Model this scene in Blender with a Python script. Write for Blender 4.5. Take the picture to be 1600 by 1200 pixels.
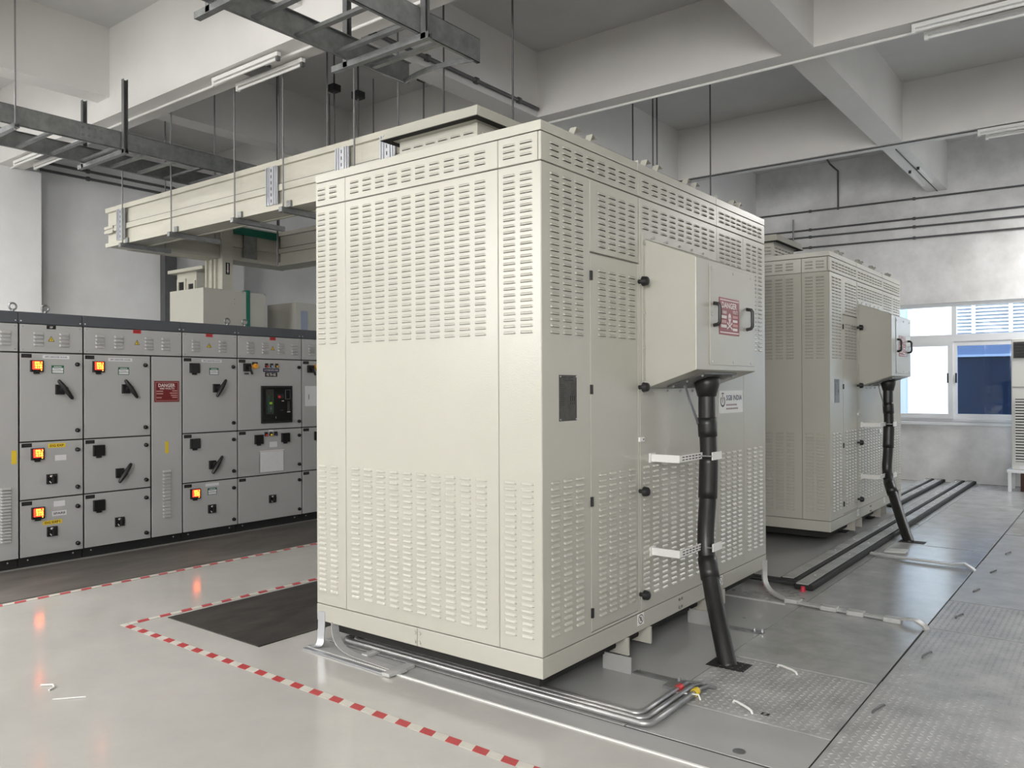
import bpy, math, random
from mathutils import Vector, Matrix
random.seed(7)
for o in list(bpy.data.objects): bpy.data.objects.remove(o)
SC = bpy.context.scene
COL = SC.collection
R = math.radians

# ------------------------------------------------------------------ camera
F, YAW, PIT, ROL = 1257.77, 0.6544, 0.0025, -0.0042
CPOS = Vector((2.2855, -3.2184, 1.6))
fw = Vector((-math.sin(YAW)*math.cos(PIT), math.cos(YAW)*math.cos(PIT), math.sin(PIT)))
r0 = fw.cross(Vector((0, 0, 1))).normalized(); u0 = r0.cross(fw)
rr = r0*math.cos(ROL) + u0*math.sin(ROL); uu = -r0*math.sin(ROL) + u0*math.cos(ROL)
cd = bpy.data.cameras.new('camera'); cam = bpy.data.objects.new('camera', cd); COL.objects.link(cam)
cd.sensor_fit = 'HORIZONTAL'; cd.sensor_width = 36; cd.lens = F/1600*36; cd.clip_start = .05; cd.clip_end = 200
m = Matrix.Identity(4)
for i in range(3): m[i][0], m[i][1], m[i][2], m[i][3] = rr[i], uu[i], -fw[i], CPOS[i]
cam.matrix_world = m
SC.camera = cam

# ------------------------------------------------------------------ world, daylight, exposure
wd = bpy.data.worlds.new('sky'); SC.world = wd; wd.use_nodes = True
bgn = wd.node_tree.nodes['Background']
bgn.inputs[0].default_value = (.80, .90, 1.0, 1); bgn.inputs[1].default_value = 5.0
SC.view_settings.view_transform = 'Standard'; SC.view_settings.look = 'None'
SC.view_settings.gamma = 1; SC.view_settings.use_curve_mapping = False
SC.view_settings.exposure = 0.12

def area(name, loc, rot, sx, sy, power, col=(1, 1, 1), portal=False):
    l = bpy.data.lights.new(name, 'AREA'); l.shape = 'RECTANGLE'; l.size = sx; l.size_y = sy
    l.energy = power; l.color = col
    o = bpy.data.objects.new(name, l); COL.objects.link(o); o.location = loc; o.rotation_euler = rot
    if portal: l.cycles.is_portal = True
    return o
# daylight entering by the tall windows of the front wall (behind the camera), and the rear window's portal
FW = -7.2
FRONT_WINDOWS = ((-6.3, -3.5), (1.6, 5.2))
FWZ = (2.2, 4.5)
GK = {'F0': 275, 'F1': 500, 'R0': 15, 'T0': 115, 'T1': 40, 'T3': 80, 'W': 6.5}
for k, (a, b) in enumerate(FRONT_WINDOWS):
    area('daylight_window', ((a+b)/2, FW+.06, sum(FWZ)/2), (R(90), 0, 0), b-a-.1, FWZ[1]-FWZ[0]-.1, GK['F%d' % k], (1, .985, .955))
# windows of the right-hand wall
XR = 5.6
RIGHT_WINDOWS = ((8.7, 11.2),)
RWZ = (.9, 4.2)
for k, (a, b) in enumerate(RIGHT_WINDOWS):
    area('daylight_window', (XR-.06, (a+b)/2, sum(RWZ)/2), (R(90), 0, R(90)), b-a-.1, RWZ[1]-RWZ[0]-.1, GK['R%d' % k], (.90, .95, 1))
# added fill lamps out of view: front bays and near the rear window
FILL_TUBES = ((-8.6, -2.03, 'T0'), (-6.4, -2.03, 'T0'), (-7.4, -5.25, 'T0'), (-2.4, -2.03, 'T1'), (3.15, 9.9, 'T3'), (2.1, 10.0, 'T3'))
for x, y, g in FILL_TUBES:
    area('fill_lamp', (x, y, 4.50), (0, 0, 0), 1.2 if g != 'T3' else .25, .25 if g != 'T3' else 1.2, GK[g], (1, .985, .955))
bgn.inputs[1].default_value = GK['W']
area('daylight_portal', (.6, 11.72, 1.95), (R(-90), 0, 0), 5.8, 1.95, 1, portal=True)

# ------------------------------------------------------------------ materials
MAT = {}
def mat(name, col, rough=.5, metal=0, noise=0, nscale=6, bump=0, bscale=60, emit=0, spec=.5, coat=0, trans=0, detail=4, col2=None, stretch=None, rvar=0):
    m = bpy.data.materials.new(name); m.use_nodes = True; MAT[name] = m
    nt = m.node_tree; n = nt.nodes; L = nt.links; b = n['Principled BSDF']
    b.inputs['Base Color'].default_value = (*col, 1); b.inputs['Roughness'].default_value = rough
    b.inputs['Metallic'].default_value = metal; b.inputs['Specular IOR Level'].default_value = spec
    b.inputs['Coat Weight'].default_value = coat; b.inputs['Transmission Weight'].default_value = trans
    tc = None
    if noise or bump:
        tc = n.new('ShaderNodeTexCoord'); mp = n.new('ShaderNodeMapping'); L.new(tc.outputs['Object'], mp.inputs[0])
        if stretch: mp.inputs['Scale'].default_value = stretch
    if noise:
        t = n.new('ShaderNodeTexNoise'); t.inputs['Scale'].default_value = nscale; t.inputs['Detail'].default_value = detail
        t.inputs['Roughness'].default_value = .65
        L.new(mp.outputs[0], t.inputs[0])
        cr = n.new('ShaderNodeValToRGB'); cr.color_ramp.elements[0].position = .32; cr.color_ramp.elements[1].position = .68
        c2 = col2 if col2 else tuple(c*(1-noise) for c in col)
        cr.color_ramp.elements[0].color = (*c2, 1); cr.color_ramp.elements[1].color = (*col, 1)
        L.new(t.outputs[0], cr.inputs[0]); L.new(cr.outputs[0], b.inputs['Base Color'])
        if rvar:
            mr = n.new('ShaderNodeMapRange'); mr.inputs['To Min'].default_value = rough-rvar; mr.inputs['To Max'].default_value = rough+rvar
            L.new(t.outputs[0], mr.inputs[0]); L.new(mr.outputs[0], b.inputs['Roughness'])
    if bump:
        t2 = n.new('ShaderNodeTexNoise'); t2.inputs['Scale'].default_value = bscale; t2.inputs['Detail'].default_value = 2
        L.new(mp.outputs[0], t2.inputs[0]); bp = n.new('ShaderNodeBump'); bp.inputs['Strength'].default_value = bump
        bp.inputs['Distance'].default_value = .004
        L.new(t2.outputs[0], bp.inputs['Height']); L.new(bp.outputs[0], b.inputs['Normal'])
    if emit:
        b.inputs['Emission Color'].default_value = (*col, 1); b.inputs['Emission Strength'].default_value = emit
    return m

mat('wall_paint', (.83, .83, .83), .75, noise=.12, nscale=.9, bump=.15, bscale=14)
mat('wall_stained', (.82, .82, .825), .75, noise=.3, nscale=1.6, bump=.2, bscale=12, col2=(.60, .595, .59))
mat('beam_paint', (.72, .71, .69), .75, noise=.08, nscale=.8, bump=.15, bscale=10)
mat('slab_paint', (.60, .60, .595), .8, noise=.12, nscale=.7, bump=.15, bscale=10)
mat('epoxy', (.47, .455, .43), .13, noise=.14, nscale=1.3, bump=.008, bscale=3, detail=8, rvar=.05)
mat('trench_grey', (.36, .362, .355), .30, noise=.16, nscale=2.0, detail=8, rvar=.08, bump=.03, bscale=8)
mat('plate_plain', (.38, .382, .38), .2, noise=.28, nscale=4, bump=.05, bscale=7, detail=8, rvar=.07)
mat('plate_chequer', (.43, .43, .425), .34, noise=.42, nscale=5, detail=10, rvar=.1, bump=.04, bscale=20)
mat('joint_dark', (.012, .012, .012), .8)
mat('ivory', (.415, .406, .356), .27, noise=.03, nscale=2, bump=.14, bscale=150)
mat('ivory_duct', (.50, .485, .415), .42, noise=.10, nscale=3, stretch=(1, 1, 4))
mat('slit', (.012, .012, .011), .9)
mat('grey_paint', (.41, .41, .405), .42, noise=.04, nscale=2, bump=.06, bscale=200)
mat('band_grey', (.075, .08, .092), .5)
mat('black', (.012, .012, .013), .45)
mat('black_gloss', (.01, .01, .011), .2)
mat('cable_black', (.016, .016, .016), .38, noise=.4, nscale=9, bump=.2, bscale=10)
mat('galv', (.30, .31, .31), .42, metal=.75, noise=.35, nscale=9, detail=6)
mat('galv_dark', (.20, .205, .205), .5, metal=.5, noise=.3, nscale=8)
mat('alu', (.50, .51, .54), .45, metal=.8, noise=.08, nscale=12)
mat('strip_zinc', (.56, .56, .55), .42, metal=.35, noise=.15, nscale=10)
mat('conduit_steel', (.46, .46, .46), .33, metal=.8, noise=.2, nscale=14)
mat('rod_steel', (.22, .22, .22), .5, metal=.5)
mat('dark_conduit', (.10, .10, .105), .5, noise=.2, nscale=8)
mat('opaque_pane', (.8, .82, .84), .6)  # opaque white for unseen panes, put in to shut the sky out
mat('white_plastic', (.72, .72, .70), .4)
mat('white_paper', (.68, .68, .70), .7, noise=.05, nscale=20)
mat('red_sign', (.22, .016, .022), .38)
mat('maroon_sign', (.16, .012, .014), .4)
mat('sign_white', (.72, .66, .64), .45)
mat('sign_soft', (.52, .28, .27), .5)
mat('red_label', (.52, .03, .03), .45)
mat('yellow', (.72, .52, .03), .5)
mat('orange', (.75, .35, .05), .4)
mat('green', (.0, .13, .085), .45)
mat('green_label', (.02, .12, .06), .5)
mat('navy', (.012, .014, .06), .4)
mat('ink', (.015, .02, .07), .5)
mat('ink_brown', (.18, .12, .10), .5)
mat('mat_rubber', (.13, .118, .105), .6, noise=.55, nscale=3.2, detail=10, stretch=(1, .4, 1), bump=.1, bscale=20)
mat('mat_black', (.055, .05, .043), .5, noise=.75, nscale=4.5, detail=10, stretch=(1.6, .6, 1), bump=.15, bscale=18)
mat('nameplate', (.075, .07, .062), .35, metal=.5, noise=.4, nscale=30, detail=6)
mat('frame_white', (.72, .73, .75), .4)
mat('ac_white', (.66, .66, .63), .45)
mat('grille_dark', (.05, .05, .05), .6)
mat('led_orange', (1, .30, .02), .4, emit=9)
mat('led_red', (1, .03, .015), .4, emit=3.5)
mat('lime', (.35, .6, .02), .4)
mat('facade_white', (.80, .82, .84), .8, noise=.06, nscale=.5)
mat('facade_glass', (.02, .035, .065), .3, noise=.4, nscale=.8)
mat('facade_band', (.30, .34, .44), .6)
mat('brown_wood', (.06, .02, .012), .6)
mat('pink_cap', (.5, .02, .05), .5)
mat('tube_white', (.78, .78, .76), .3)
mat('ground', (.4, .4, .4), .9)
mat('tape_red', (.50, .045, .055), .5)

def glass(name, col, alpha):
    m = bpy.data.materials.new(name); m.use_nodes = True; MAT[name] = m
    nt = m.node_tree; n = nt.nodes; L = nt.links
    for x in list(n): n.remove(x)
    out = n.new('ShaderNodeOutputMaterial'); mx = n.new('ShaderNodeMixShader'); t = n.new('ShaderNodeBsdfTransparent')
    g = n.new('ShaderNodeBsdfGlossy'); g.inputs['Roughness'].default_value = .03
    t.inputs[0].default_value = (*col, 1); mx.inputs[0].default_value = alpha
    L.new(t.outputs[0], mx.inputs[1]); L.new(g.outputs[0], mx.inputs[2]); L.new(mx.outputs[0], out.inputs[0])
glass('clear_glass', (.93, .96, .97), .05)
glass('tinted_glass', (.42, .50, .62), .06)

def stripe_mat(name, axis, period, slant):
    m = bpy.data.materials.new(name); m.use_nodes = True; MAT[name] = m
    nt = m.node_tree; n = nt.nodes; L = nt.links; b = n['Principled BSDF']; b.inputs['Roughness'].default_value = .45
    tc = n.new('ShaderNodeTexCoord'); sp = n.new('ShaderNodeSeparateXYZ'); L.new(tc.outputs['Object'], sp.inputs[0])
    o = {0: ('X', 'Y'), 1: ('Y', 'X')}[axis]
    sl = n.new('ShaderNodeMath'); sl.operation = 'MULTIPLY_ADD'; L.new(sp.outputs[o[1]], sl.inputs[0]); sl.inputs[1].default_value = slant
    L.new(sp.outputs[o[0]], sl.inputs[2])
    d = n.new('ShaderNodeMath'); d.operation = 'DIVIDE'; L.new(sl.outputs[0], d.inputs[0]); d.inputs[1].default_value = period
    f = n.new('ShaderNodeMath'); f.operation = 'FLOORED_MODULO'; L.new(d.outputs[0], f.inputs[0]); f.inputs[1].default_value = 1
    g = n.new('ShaderNodeMath'); g.operation = 'GREATER_THAN'; L.new(f.outputs[0], g.inputs[0]); g.inputs[1].default_value = .5
    nz = n.new('ShaderNodeTexNoise'); nz.inputs['Scale'].default_value = 14; nz.inputs['Detail'].default_value = 5; L.new(tc.outputs['Object'], nz.inputs[0])
    mx = n.new('ShaderNodeMix'); mx.data_type = 'RGBA'; L.new(g.outputs[0], mx.inputs['Factor'])
    mx.inputs['A'].default_value = (.62, .60, .54, 1); mx.inputs['B'].default_value = (.47, .05, .055, 1)
    m2 = n.new('ShaderNodeMix'); m2.data_type = 'RGBA'; m2.blend_type = 'MULTIPLY'; m2.inputs['Factor'].default_value = .25
    L.new(mx.outputs['Result'], m2.inputs['A']); L.new(nz.outputs[0], m2.inputs['B'])
    L.new(m2.outputs['Result'], b.inputs['Base Color'])
stripe_mat('tape_x', 0, .16, .35)
stripe_mat('tape_y', 1, .16, .35)

# ------------------------------------------------------------------ mesh helpers
ORG = {}     # world origin of every root
class MB:
    def __init__(s): s.v = []; s.f = []; s.m = []; s.mats = []
    def mi(s, mt):
        if mt not in s.mats: s.mats.append(mt)
        return s.mats.index(mt)
    def poly(s, pts, mt):
        k = len(s.v); s.v += [tuple(p) for p in pts]; s.f.append(tuple(range(k, k+len(pts)))); s.m.append(s.mi(mt)); return s
    def raw(s, vs, fs, mt):
        k = len(s.v); s.v += [tuple(p) for p in vs]; i = s.mi(mt)
        for f in fs: s.f.append(tuple(k+a for a in f)); s.m.append(i)
        return s
    def box(s, x0, y0, z0, x1, y1, z1, mt):
        if x0 > x1: x0, x1 = x1, x0
        if y0 > y1: y0, y1 = y1, y0
        if z0 > z1: z0, z1 = z1, z0
        v = [(x0,y0,z0),(x1,y0,z0),(x1,y1,z0),(x0,y1,z0),(x0,y0,z1),(x1,y0,z1),(x1,y1,z1),(x0,y1,z1)]
        return s.raw(v, [(0,3,2,1),(4,5,6,7),(0,1,5,4),(1,2,6,5),(2,3,7,6),(3,0,4,7)], mt)
    def hexa(s, a, b, mt):      # a: 4 pts one end, b: 4 pts the other end
        return s.raw(list(a)+list(b), [(0,3,2,1),(4,5,6,7),(0,1,5,4),(1,2,6,5),(2,3,7,6),(3,0,4,7)], mt)
    def bar(s, p, q, w, h, mt, up=(0,0,1)):
        p, q = Vector(p), Vector(q); d = (q-p).normalized(); up = Vector(up)
        sd = d.cross(up)
        if sd.length < 1e-4: sd = d.cross(Vector((1,0,0)))
        sd.normalize(); u = sd.cross(d)
        e = [sd*w/2+u*h/2, sd*w/2-u*h/2, -sd*w/2-u*h/2, -sd*w/2+u*h/2]
        return s.hexa([p+i for i in e], [q+i for i in e], mt)
    def tube(s, pts, r, mt, n=10, caps=True, radii=None):
        P = [Vector(p) for p in pts]; rings = []; k = len(s.v); mi = s.mi(mt)
        d0 = (P[1]-P[0]).normalized(); ref = Vector((0,0,1)) if abs(d0.z) < .9 else Vector((1,0,0))
        a = d0.cross(ref).normalized()
        for i, p in enumerate(P):
            d = ((P[i+1]-p) if i == 0 else (p-P[i-1]) if i == len(P)-1 else (P[i+1]-p).normalized()+(p-P[i-1]).normalized()).normalized()
            a = (a - d*a.dot(d)).normalized(); b = d.cross(a); ri = radii[i] if radii else r
            s.v += [tuple(p + (a*math.cos(2*math.pi*j/n) + b*math.sin(2*math.pi*j/n))*ri) for j in range(n)]
        for i in range(len(P)-1):
            for j in range(n):
                s.f.append((k+i*n+j, k+i*n+(j+1)%n, k+(i+1)*n+(j+1)%n, k+(i+1)*n+j)); s.m.append(mi)
        if caps:
            s.f.append(tuple(k+j for j in range(n))[::-1]); s.m.append(mi)
            e = k+(len(P)-1)*n; s.f.append(tuple(e+j for j in range(n))); s.m.append(mi)
        return s
    def cyl(s, p, q, r, mt, n=14, r2=None):
        return s.tube([p, q], r, mt, n, radii=[r, r2 if r2 is not None else r])
    def strip(s, pts, w, t, side, mt):     # flat bar swept along pts; side = width direction
        P = [Vector(p) for p in pts]; sd = Vector(side).normalized(); k = len(s.v); mi = s.mi(mt)
        for i, p in enumerate(P):
            d = ((P[i+1]-p) if i == 0 else (p-P[i-1]) if i == len(P)-1 else (P[i+1]-P[i-1])).normalized()
            nn = d.cross(sd).normalized()
            s.v += [tuple(p+sd*w/2+nn*t/2), tuple(p-sd*w/2+nn*t/2), tuple(p-sd*w/2-nn*t/2), tuple(p+sd*w/2-nn*t/2)]
        for i in range(len(P)-1):
            for j in range(4):
                s.f.append((k+i*4+j, k+i*4+(j+1)%4, k+i*4+4+(j+1)%4, k+i*4+4+j)); s.m.append(mi)
        s.f.append((k+3,k+2,k+1,k)); s.m.append(mi); e = k+(len(P)-1)*4; s.f.append((e,e+1,e+2,e+3)); s.m.append(mi)
        return s
    def ball(s, c, r, mt, n=10, sc=(1,1,1)):
        rings = n//2; k = len(s.v); mi = s.mi(mt)
        for i in range(rings+1):
            t = math.pi*i/rings
            for j in range(n):
                p = 2*math.pi*j/n
                s.v.append((c[0]+r*sc[0]*math.sin(t)*math.cos(p), c[1]+r*sc[1]*math.sin(t)*math.sin(p), c[2]+r*sc[2]*math.cos(t)))
        for i in range(rings):
            for j in range(n):
                s.f.append((k+i*n+j, k+(i+1)*n+j, k+(i+1)*n+(j+1)%n, k+i*n+(j+1)%n)); s.m.append(mi)
        return s
    def mesh(s, name, off=(0,0,0)):
        me = bpy.data.meshes.new(name)
        me.from_pydata([(a-off[0], b-off[1], c-off[2]) for a, b, c in s.v], [], s.f)
        for mt in s.mats: me.materials.append(MAT[mt])
        me.polygons.foreach_set('material_index', s.m)
        me.update(); return me
    def build(s, name, parent=None, bevel=0, smooth=False, label=None, cat=None, group=None, kind=None, seg=2):
        root = parent
        while root is not None and root.parent is not None: root = root.parent
        off = ORG.get(root.name, (0,0,0)) if root else None
        if root is None:      # a thing that is one mesh: origin at its base centre
            xs = [p[0] for p in s.v]; ys = [p[1] for p in s.v]; zs = [p[2] for p in s.v]
            off = ((min(xs)+max(xs))/2, (min(ys)+max(ys))/2, min(zs))
        o = bpy.data.objects.new(name, s.mesh(name, off)); COL.objects.link(o)
        if parent: o.parent = parent
        else: o.location = off; ORG[o.name] = off
        if bevel:
            b = o.modifiers.new('bevel', 'BEVEL'); b.width = bevel; b.segments = seg; b.limit_method = 'ANGLE'; b.angle_limit = R(50)
        if smooth:
            for p in o.data.polygons: p.use_smooth = True
            if smooth != 'all':
                o.data.set_sharp_from_angle(angle=R(40))
        tag(o, label, cat, group, kind); return o
def tag(o, label=None, cat=None, group=None, kind=None):
    if label: o['label'] = label
    if cat: o['category'] = cat
    if group: o['group'] = group
    if kind: o['kind'] = kind
    return o
def thing(name, loc, label, cat, group=None, kind=None):
    o = bpy.data.objects.new(name, None); COL.objects.link(o); o.location = loc; o.empty_display_size = .1
    ORG[o.name] = tuple(loc); return tag(o, label, cat, group, kind)
def children(o): return [c for c in bpy.data.objects if c.parent == o]
KIDS = {}
def copy_tree(o, parent=None):
    if not KIDS:
        for c in bpy.data.objects:
            if c.parent: KIDS.setdefault(c.parent.name, []).append(c)
    c = o.copy(); COL.objects.link(c); c.parent = parent
    for ch in KIDS.get(o.name, []): copy_tree(ch, c)
    return c
def arc(c, r, a0, a1, n, ax1, ax2):
    c, ax1, ax2 = Vector(c), Vector(ax1), Vector(ax2)
    return [c + ax1*r*math.cos(R(a0+(a1-a0)*i/n)) + ax2*r*math.sin(R(a0+(a1-a0)*i/n)) for i in range(n+1)]
def bezier(p0, p1, p2, p3, n):
    p0, p1, p2, p3 = map(Vector, (p0, p1, p2, p3))
    return [p0*(1-t)**3 + p1*3*t*(1-t)**2 + p2*3*t*t*(1-t) + p3*t**3 for t in [i/n for i in range(n+1)]]

# flat lettering and marks on a wall plane: origin o, right u, up v (unit vectors), lifted by n
_TC = {}
def glyphs(body):
    if body in _TC: return _TC[body]
    c = bpy.data.curves.new('t', 'FONT'); c.body = body; c.resolution_u = 2; c.offset = .022
    o = bpy.data.objects.new('t', c); COL.objects.link(o); bpy.context.view_layer.update()
    me = o.evaluated_get(bpy.context.evaluated_depsgraph_get()).to_mesh()
    vs = [(v.co.x, v.co.y) for v in me.vertices]; fs = [tuple(p.vertices) for p in me.polygons]
    o.evaluated_get(bpy.context.evaluated_depsgraph_get()).to_mesh_clear()
    bpy.data.objects.remove(o); bpy.data.curves.remove(c)
    xs = [a for a, b in vs]; ys = [b for a, b in vs]; x0, x1, y0, y1 = min(xs), max(xs), min(ys), max(ys)
    _TC[body] = ([((a-x0)/(x1-x0), (b-y0)/(y1-y0)) for a, b in vs], fs); return _TC[body]
class Plane:
    def __init__(s, o, u, v): s.o, s.u, s.v = Vector(o), Vector(u), Vector(v); s.n = s.u.cross(s.v)
    def p(s, a, b, h=0): return tuple(s.o + s.u*a + s.v*b + s.n*h)
    def text(s, mb, body, a0, b0, a1, b1, mt, h=.0012):
        vs, fs = glyphs(body); mb.raw([s.p(a0+x*(a1-a0), b0+y*(b1-b0), h) for x, y in vs], fs, mt)
    def rect(s, mb, a0, b0, a1, b1, mt, h=.001): mb.poly([s.p(a0,b0,h), s.p(a1,b0,h), s.p(a1,b1,h), s.p(a0,b1,h)], mt)
    def slab(s, mb, a0, b0, a1, b1, h0, h1, mt):
        mb.hexa([s.p(a0,b0,h0), s.p(a1,b0,h0), s.p(a1,b1,h0), s.p(a0,b1,h0)], [s.p(a0,b0,h1), s.p(a1,b0,h1), s.p(a1,b1,h1), s.p(a0,b1,h1)], mt)
    def disc(s, mb, a, b, ra, rb, mt, h=.001, n=18, a0=0, a1=360):
        mb.poly([s.p(a+ra*math.cos(R(a0+(a1-a0)*i/n)), b+rb*math.sin(R(a0+(a1-a0)*i/n)), h) for i in range(n if a1-a0 == 360 else n+1)], mt)
    def ring(s, mb, a, b, ra, rb, w, mt, h=.001, n=20, a0=0, a1=360):
        for i in range(n):
            t0, t1 = R(a0+(a1-a0)*i/n), R(a0+(a1-a0)*(i+1)/n)
            mb.poly([s.p(a+ra*math.cos(t0), b+rb*math.sin(t0), h), s.p(a+ra*math.cos(t1), b+rb*math.sin(t1), h),
                     s.p(a+(ra-w)*math.cos(t1), b+(rb-w)*math.sin(t1), h), s.p(a+(ra-w)*math.cos(t0), b+(rb-w)*math.sin(t0), h)], mt)
    def line(s, mb, a0, b0, a1, b1, w, mt, h=.0011):
        d = Vector((a1-a0, b1-b0)).normalized()*w/2; q = Vector((-d.y, d.x))
        mb.poly([s.p(a0-q.x, b0-q.y, h), s.p(a1-q.x, b1-q.y, h), s.p(a1+q.x, b1+q.y, h), s.p(a0+q.x, b0+q.y, h)], mt)
    def frame(s, mb, a0, b0, a1, b1, w, mt, h=.001):
        s.rect(mb, a0, b0, a1, b0+w, mt, h); s.rect(mb, a0, b1-w, a1, b1, mt, h); s.rect(mb, a0, b0+w, a0+w, b1-w, mt, h); s.rect(mb, a1-w, b0+w, a1, b1-w, mt, h)
def skull(pl, mb, a, b, s, mt, dark):
    pl.disc(mb, a, b+.18*s, .30*s, .34*s, mt, .0012); pl.rect(mb, a-.15*s, b-.32*s, a+.15*s, b-.05*s, mt, .00125)
    for k in (-1, 1):
        pl.disc(mb, a+k*.12*s, b+.12*s, .07*s, .08*s, dark, .0016, 8)
        pl.line(mb, a-k*.45*s, b-.72*s, a+k*.45*s, b-.28*s, .12*s, mt, .0013+.0001*k)
        for e in (-.72, -.28): pl.disc(mb, a+k*.45*s, b+e*s, .10*s, .10*s, mt, .0014, 8)

# ================================================================== THE ROOM
ZS, ZM = 5.55, 4.78           # slab underside, beam underside
XL, YB = -9.95, 11.55
fl = MB().box(XL-.2, FW-.2, -.25, XR+.2, YB+.2, 0, 'epoxy').build('floor', kind='structure', label='glossy grey epoxy floor of the switchgear hall')
MB().box(XL-.2, FW-.2, ZS, XR+.2, YB+.2, ZS+.2, 'slab_paint').build('ceiling', kind='structure', label='painted concrete ceiling slab between beams')
MB().box(XL-.2, FW-.2, 0, XL, YB+.2, ZS, 'wall_paint').build('wall_left', kind='structure')
wr = MB(); ys = [FW-.2]
for a, b in RIGHT_WINDOWS: ys += [a, b]
ys.append(YB+.2)
for i in range(0, len(ys), 2): wr.box(XR, ys[i], 0, XR+.2, ys[i+1], ZS, 'wall_paint')
for a, b in RIGHT_WINDOWS: wr.box(XR, a, 0, XR+.2, b, RWZ[0], 'wall_paint').box(XR, a, RWZ[1], XR+.2, b, ZS, 'wall_paint')
wr.build('wall_right', kind='structure')
wb = MB()     # rear wall with the window opening
WX0, WX1, WZ0, WZ1 = -2.3, 3.5, .98, 2.93
wb.box(XL, YB, 0, WX0, YB+.2, ZS, 'wall_stained').box(WX1, YB, 0, XR, YB+.2, ZS, 'wall_stained')
wb.box(WX0, YB, 0, WX1, YB+.2, WZ0, 'wall_stained').box(WX0, YB, WZ1, WX1, YB+.2, ZS, 'wall_stained')
wb.build('wall_back', kind='structure')
wf = MB(); xs = [XL]
for a, b in FRONT_WINDOWS: xs += [a, b]
xs.append(XR)
for i in range(0, len(xs), 2): wf.box(xs[i], FW-.2, 0, xs[i+1], FW, ZS, 'wall_paint')
for a, b in FRONT_WINDOWS: wf.box(a, FW-.2, 0, b, FW, FWZ[0], 'wall_paint').box(a, FW-.2, FWZ[1], b, FW, ZS, 'wall_paint')
wf.build('wall_front', kind='structure')
nwin = 1
def window_frame(name, x0, x1, z0, z1, y, t=.05):
    return MB().box(x0, y-.03, z0, x0+t, y+.03, z1, 'frame_white').box(x1-t, y-.03, z0, x1, y+.03, z1, 'frame_white')\
        .box(x0+t, y-.03, z0, x1-t, y+.03, z0+t, 'frame_white').box(x0+t, y-.03, z1-t, x1-t, y+.03, z1, 'frame_white')
for i, (a, b) in enumerate(FRONT_WINDOWS):
    w = thing('window_%d' % (i+2), ((a+b)/2, FW, FWZ[0]), None, None, kind='structure')
    window_frame('f', a, b, *FWZ, FW-.02).build('window_frame', w)
    MB().box(a+.05, FW-.05, FWZ[0]+.05, b-.05, FW-.045, FWZ[1]-.05, 'opaque_pane').build('pane', w)  # opaque pane blocks the sky; the area lamp gives the daylight

for i, (a, b) in enumerate(RIGHT_WINDOWS):
    w = thing('window_%d' % (i+5), (XR, (a+b)/2, RWZ[0]), None, None, kind='structure'); t = .05; x = XR+.02
    MB().box(x-.03, a, RWZ[0], x+.03, a+t, RWZ[1], 'frame_white').box(x-.03, b-t, RWZ[0], x+.03, b, RWZ[1], 'frame_white').box(x-.03, a+t, RWZ[0], x+.03, b-t, RWZ[0]+t, 'frame_white').box(x-.03, a+t, RWZ[1]-t, x+.03, b-t, RWZ[1], 'frame_white').build('window_frame', w)
    MB().box(x+.03, a+t, RWZ[0]+t, x+.035, b-t, RWZ[1]-t, 'opaque_pane').build('pane', w)

# beams: along X (M) and along Y (B)
def beam(x0, y0, z0, x1, y1, nm=[0]):
    nm[0] += 1
    return MB().box(x0, y0, z0, x1, y1, ZS, 'beam_paint').build('trim_%d' % nm[0], kind='structure')
M0 = beam(XL, 1.11, 4.58, XR, 1.45)
beam(XL, 4.53, ZM, XR, 4.79); beam(XL, 8.26, ZM, XR, 8.50); beam(XL, -2.2, 4.62, XR, -1.86); beam(XL, -5.4, ZM, XR, -5.1)
YSEG = [(FW, -5.4), (-5.1, -2.2), (-1.86, 1.11), (1.45, 4.53), (4.79, 8.26), (8.5, YB)]
for k, (a, b) in enumerate(YSEG):
    beam(-.36, a, ZM, -.06, b); beam(-6.87, a, 4.79, -6.59, b); beam(3.0, a, ZM, 3.3, b); beam(-3.54, a, ZM if k > 2 else 4.83, -3.26, b)
# columns on the left wall
MB().box(XL, 1.14, 0, -9.66, 1.66, 4.58, 'wall_paint').build('trim_40', kind='structure', label='concrete column on the left wall')
MB().box(XL, 4.45, 0, -9.70, 4.9, ZM, 'wall_paint').build('trim_41', kind='structure')
MB().box(XL+.003, 3.54, 0, -9.80, 3.74, 4.7, 'dark_conduit').build('dark_wall_strip', label='dark grey vertical strip on the left wall', cat='trunking')  # stands in for a darker strip of the wall

# rear window: white frame, two lower sashes, upper lights
w = thing('window_1', (.6, YB, WZ0), 'white sliding window in the rear wall', None, kind='structure')
fy = YB+.08
window_frame('f', WX0, WX1, WZ0, WZ1, fy, .06).build('window_frame', w, bevel=.004)
MB().box(WX0-.02, YB-.05, WZ0-.05, WX1+.02, YB+.06, WZ0, 'frame_white').build('window_sill', w, bevel=.006)
MB().box(WX0+.06, fy-.028, 2.30, WX1-.06, fy+.028, 2.41, 'frame_white').build('transom', w)
for x in (-1.55, 1.62, .035-.02): MB().box(x-.035, fy-.028, 2.41, x+.035, fy+.028, WZ1-.06, 'frame_white').build('mullion', w)
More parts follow.
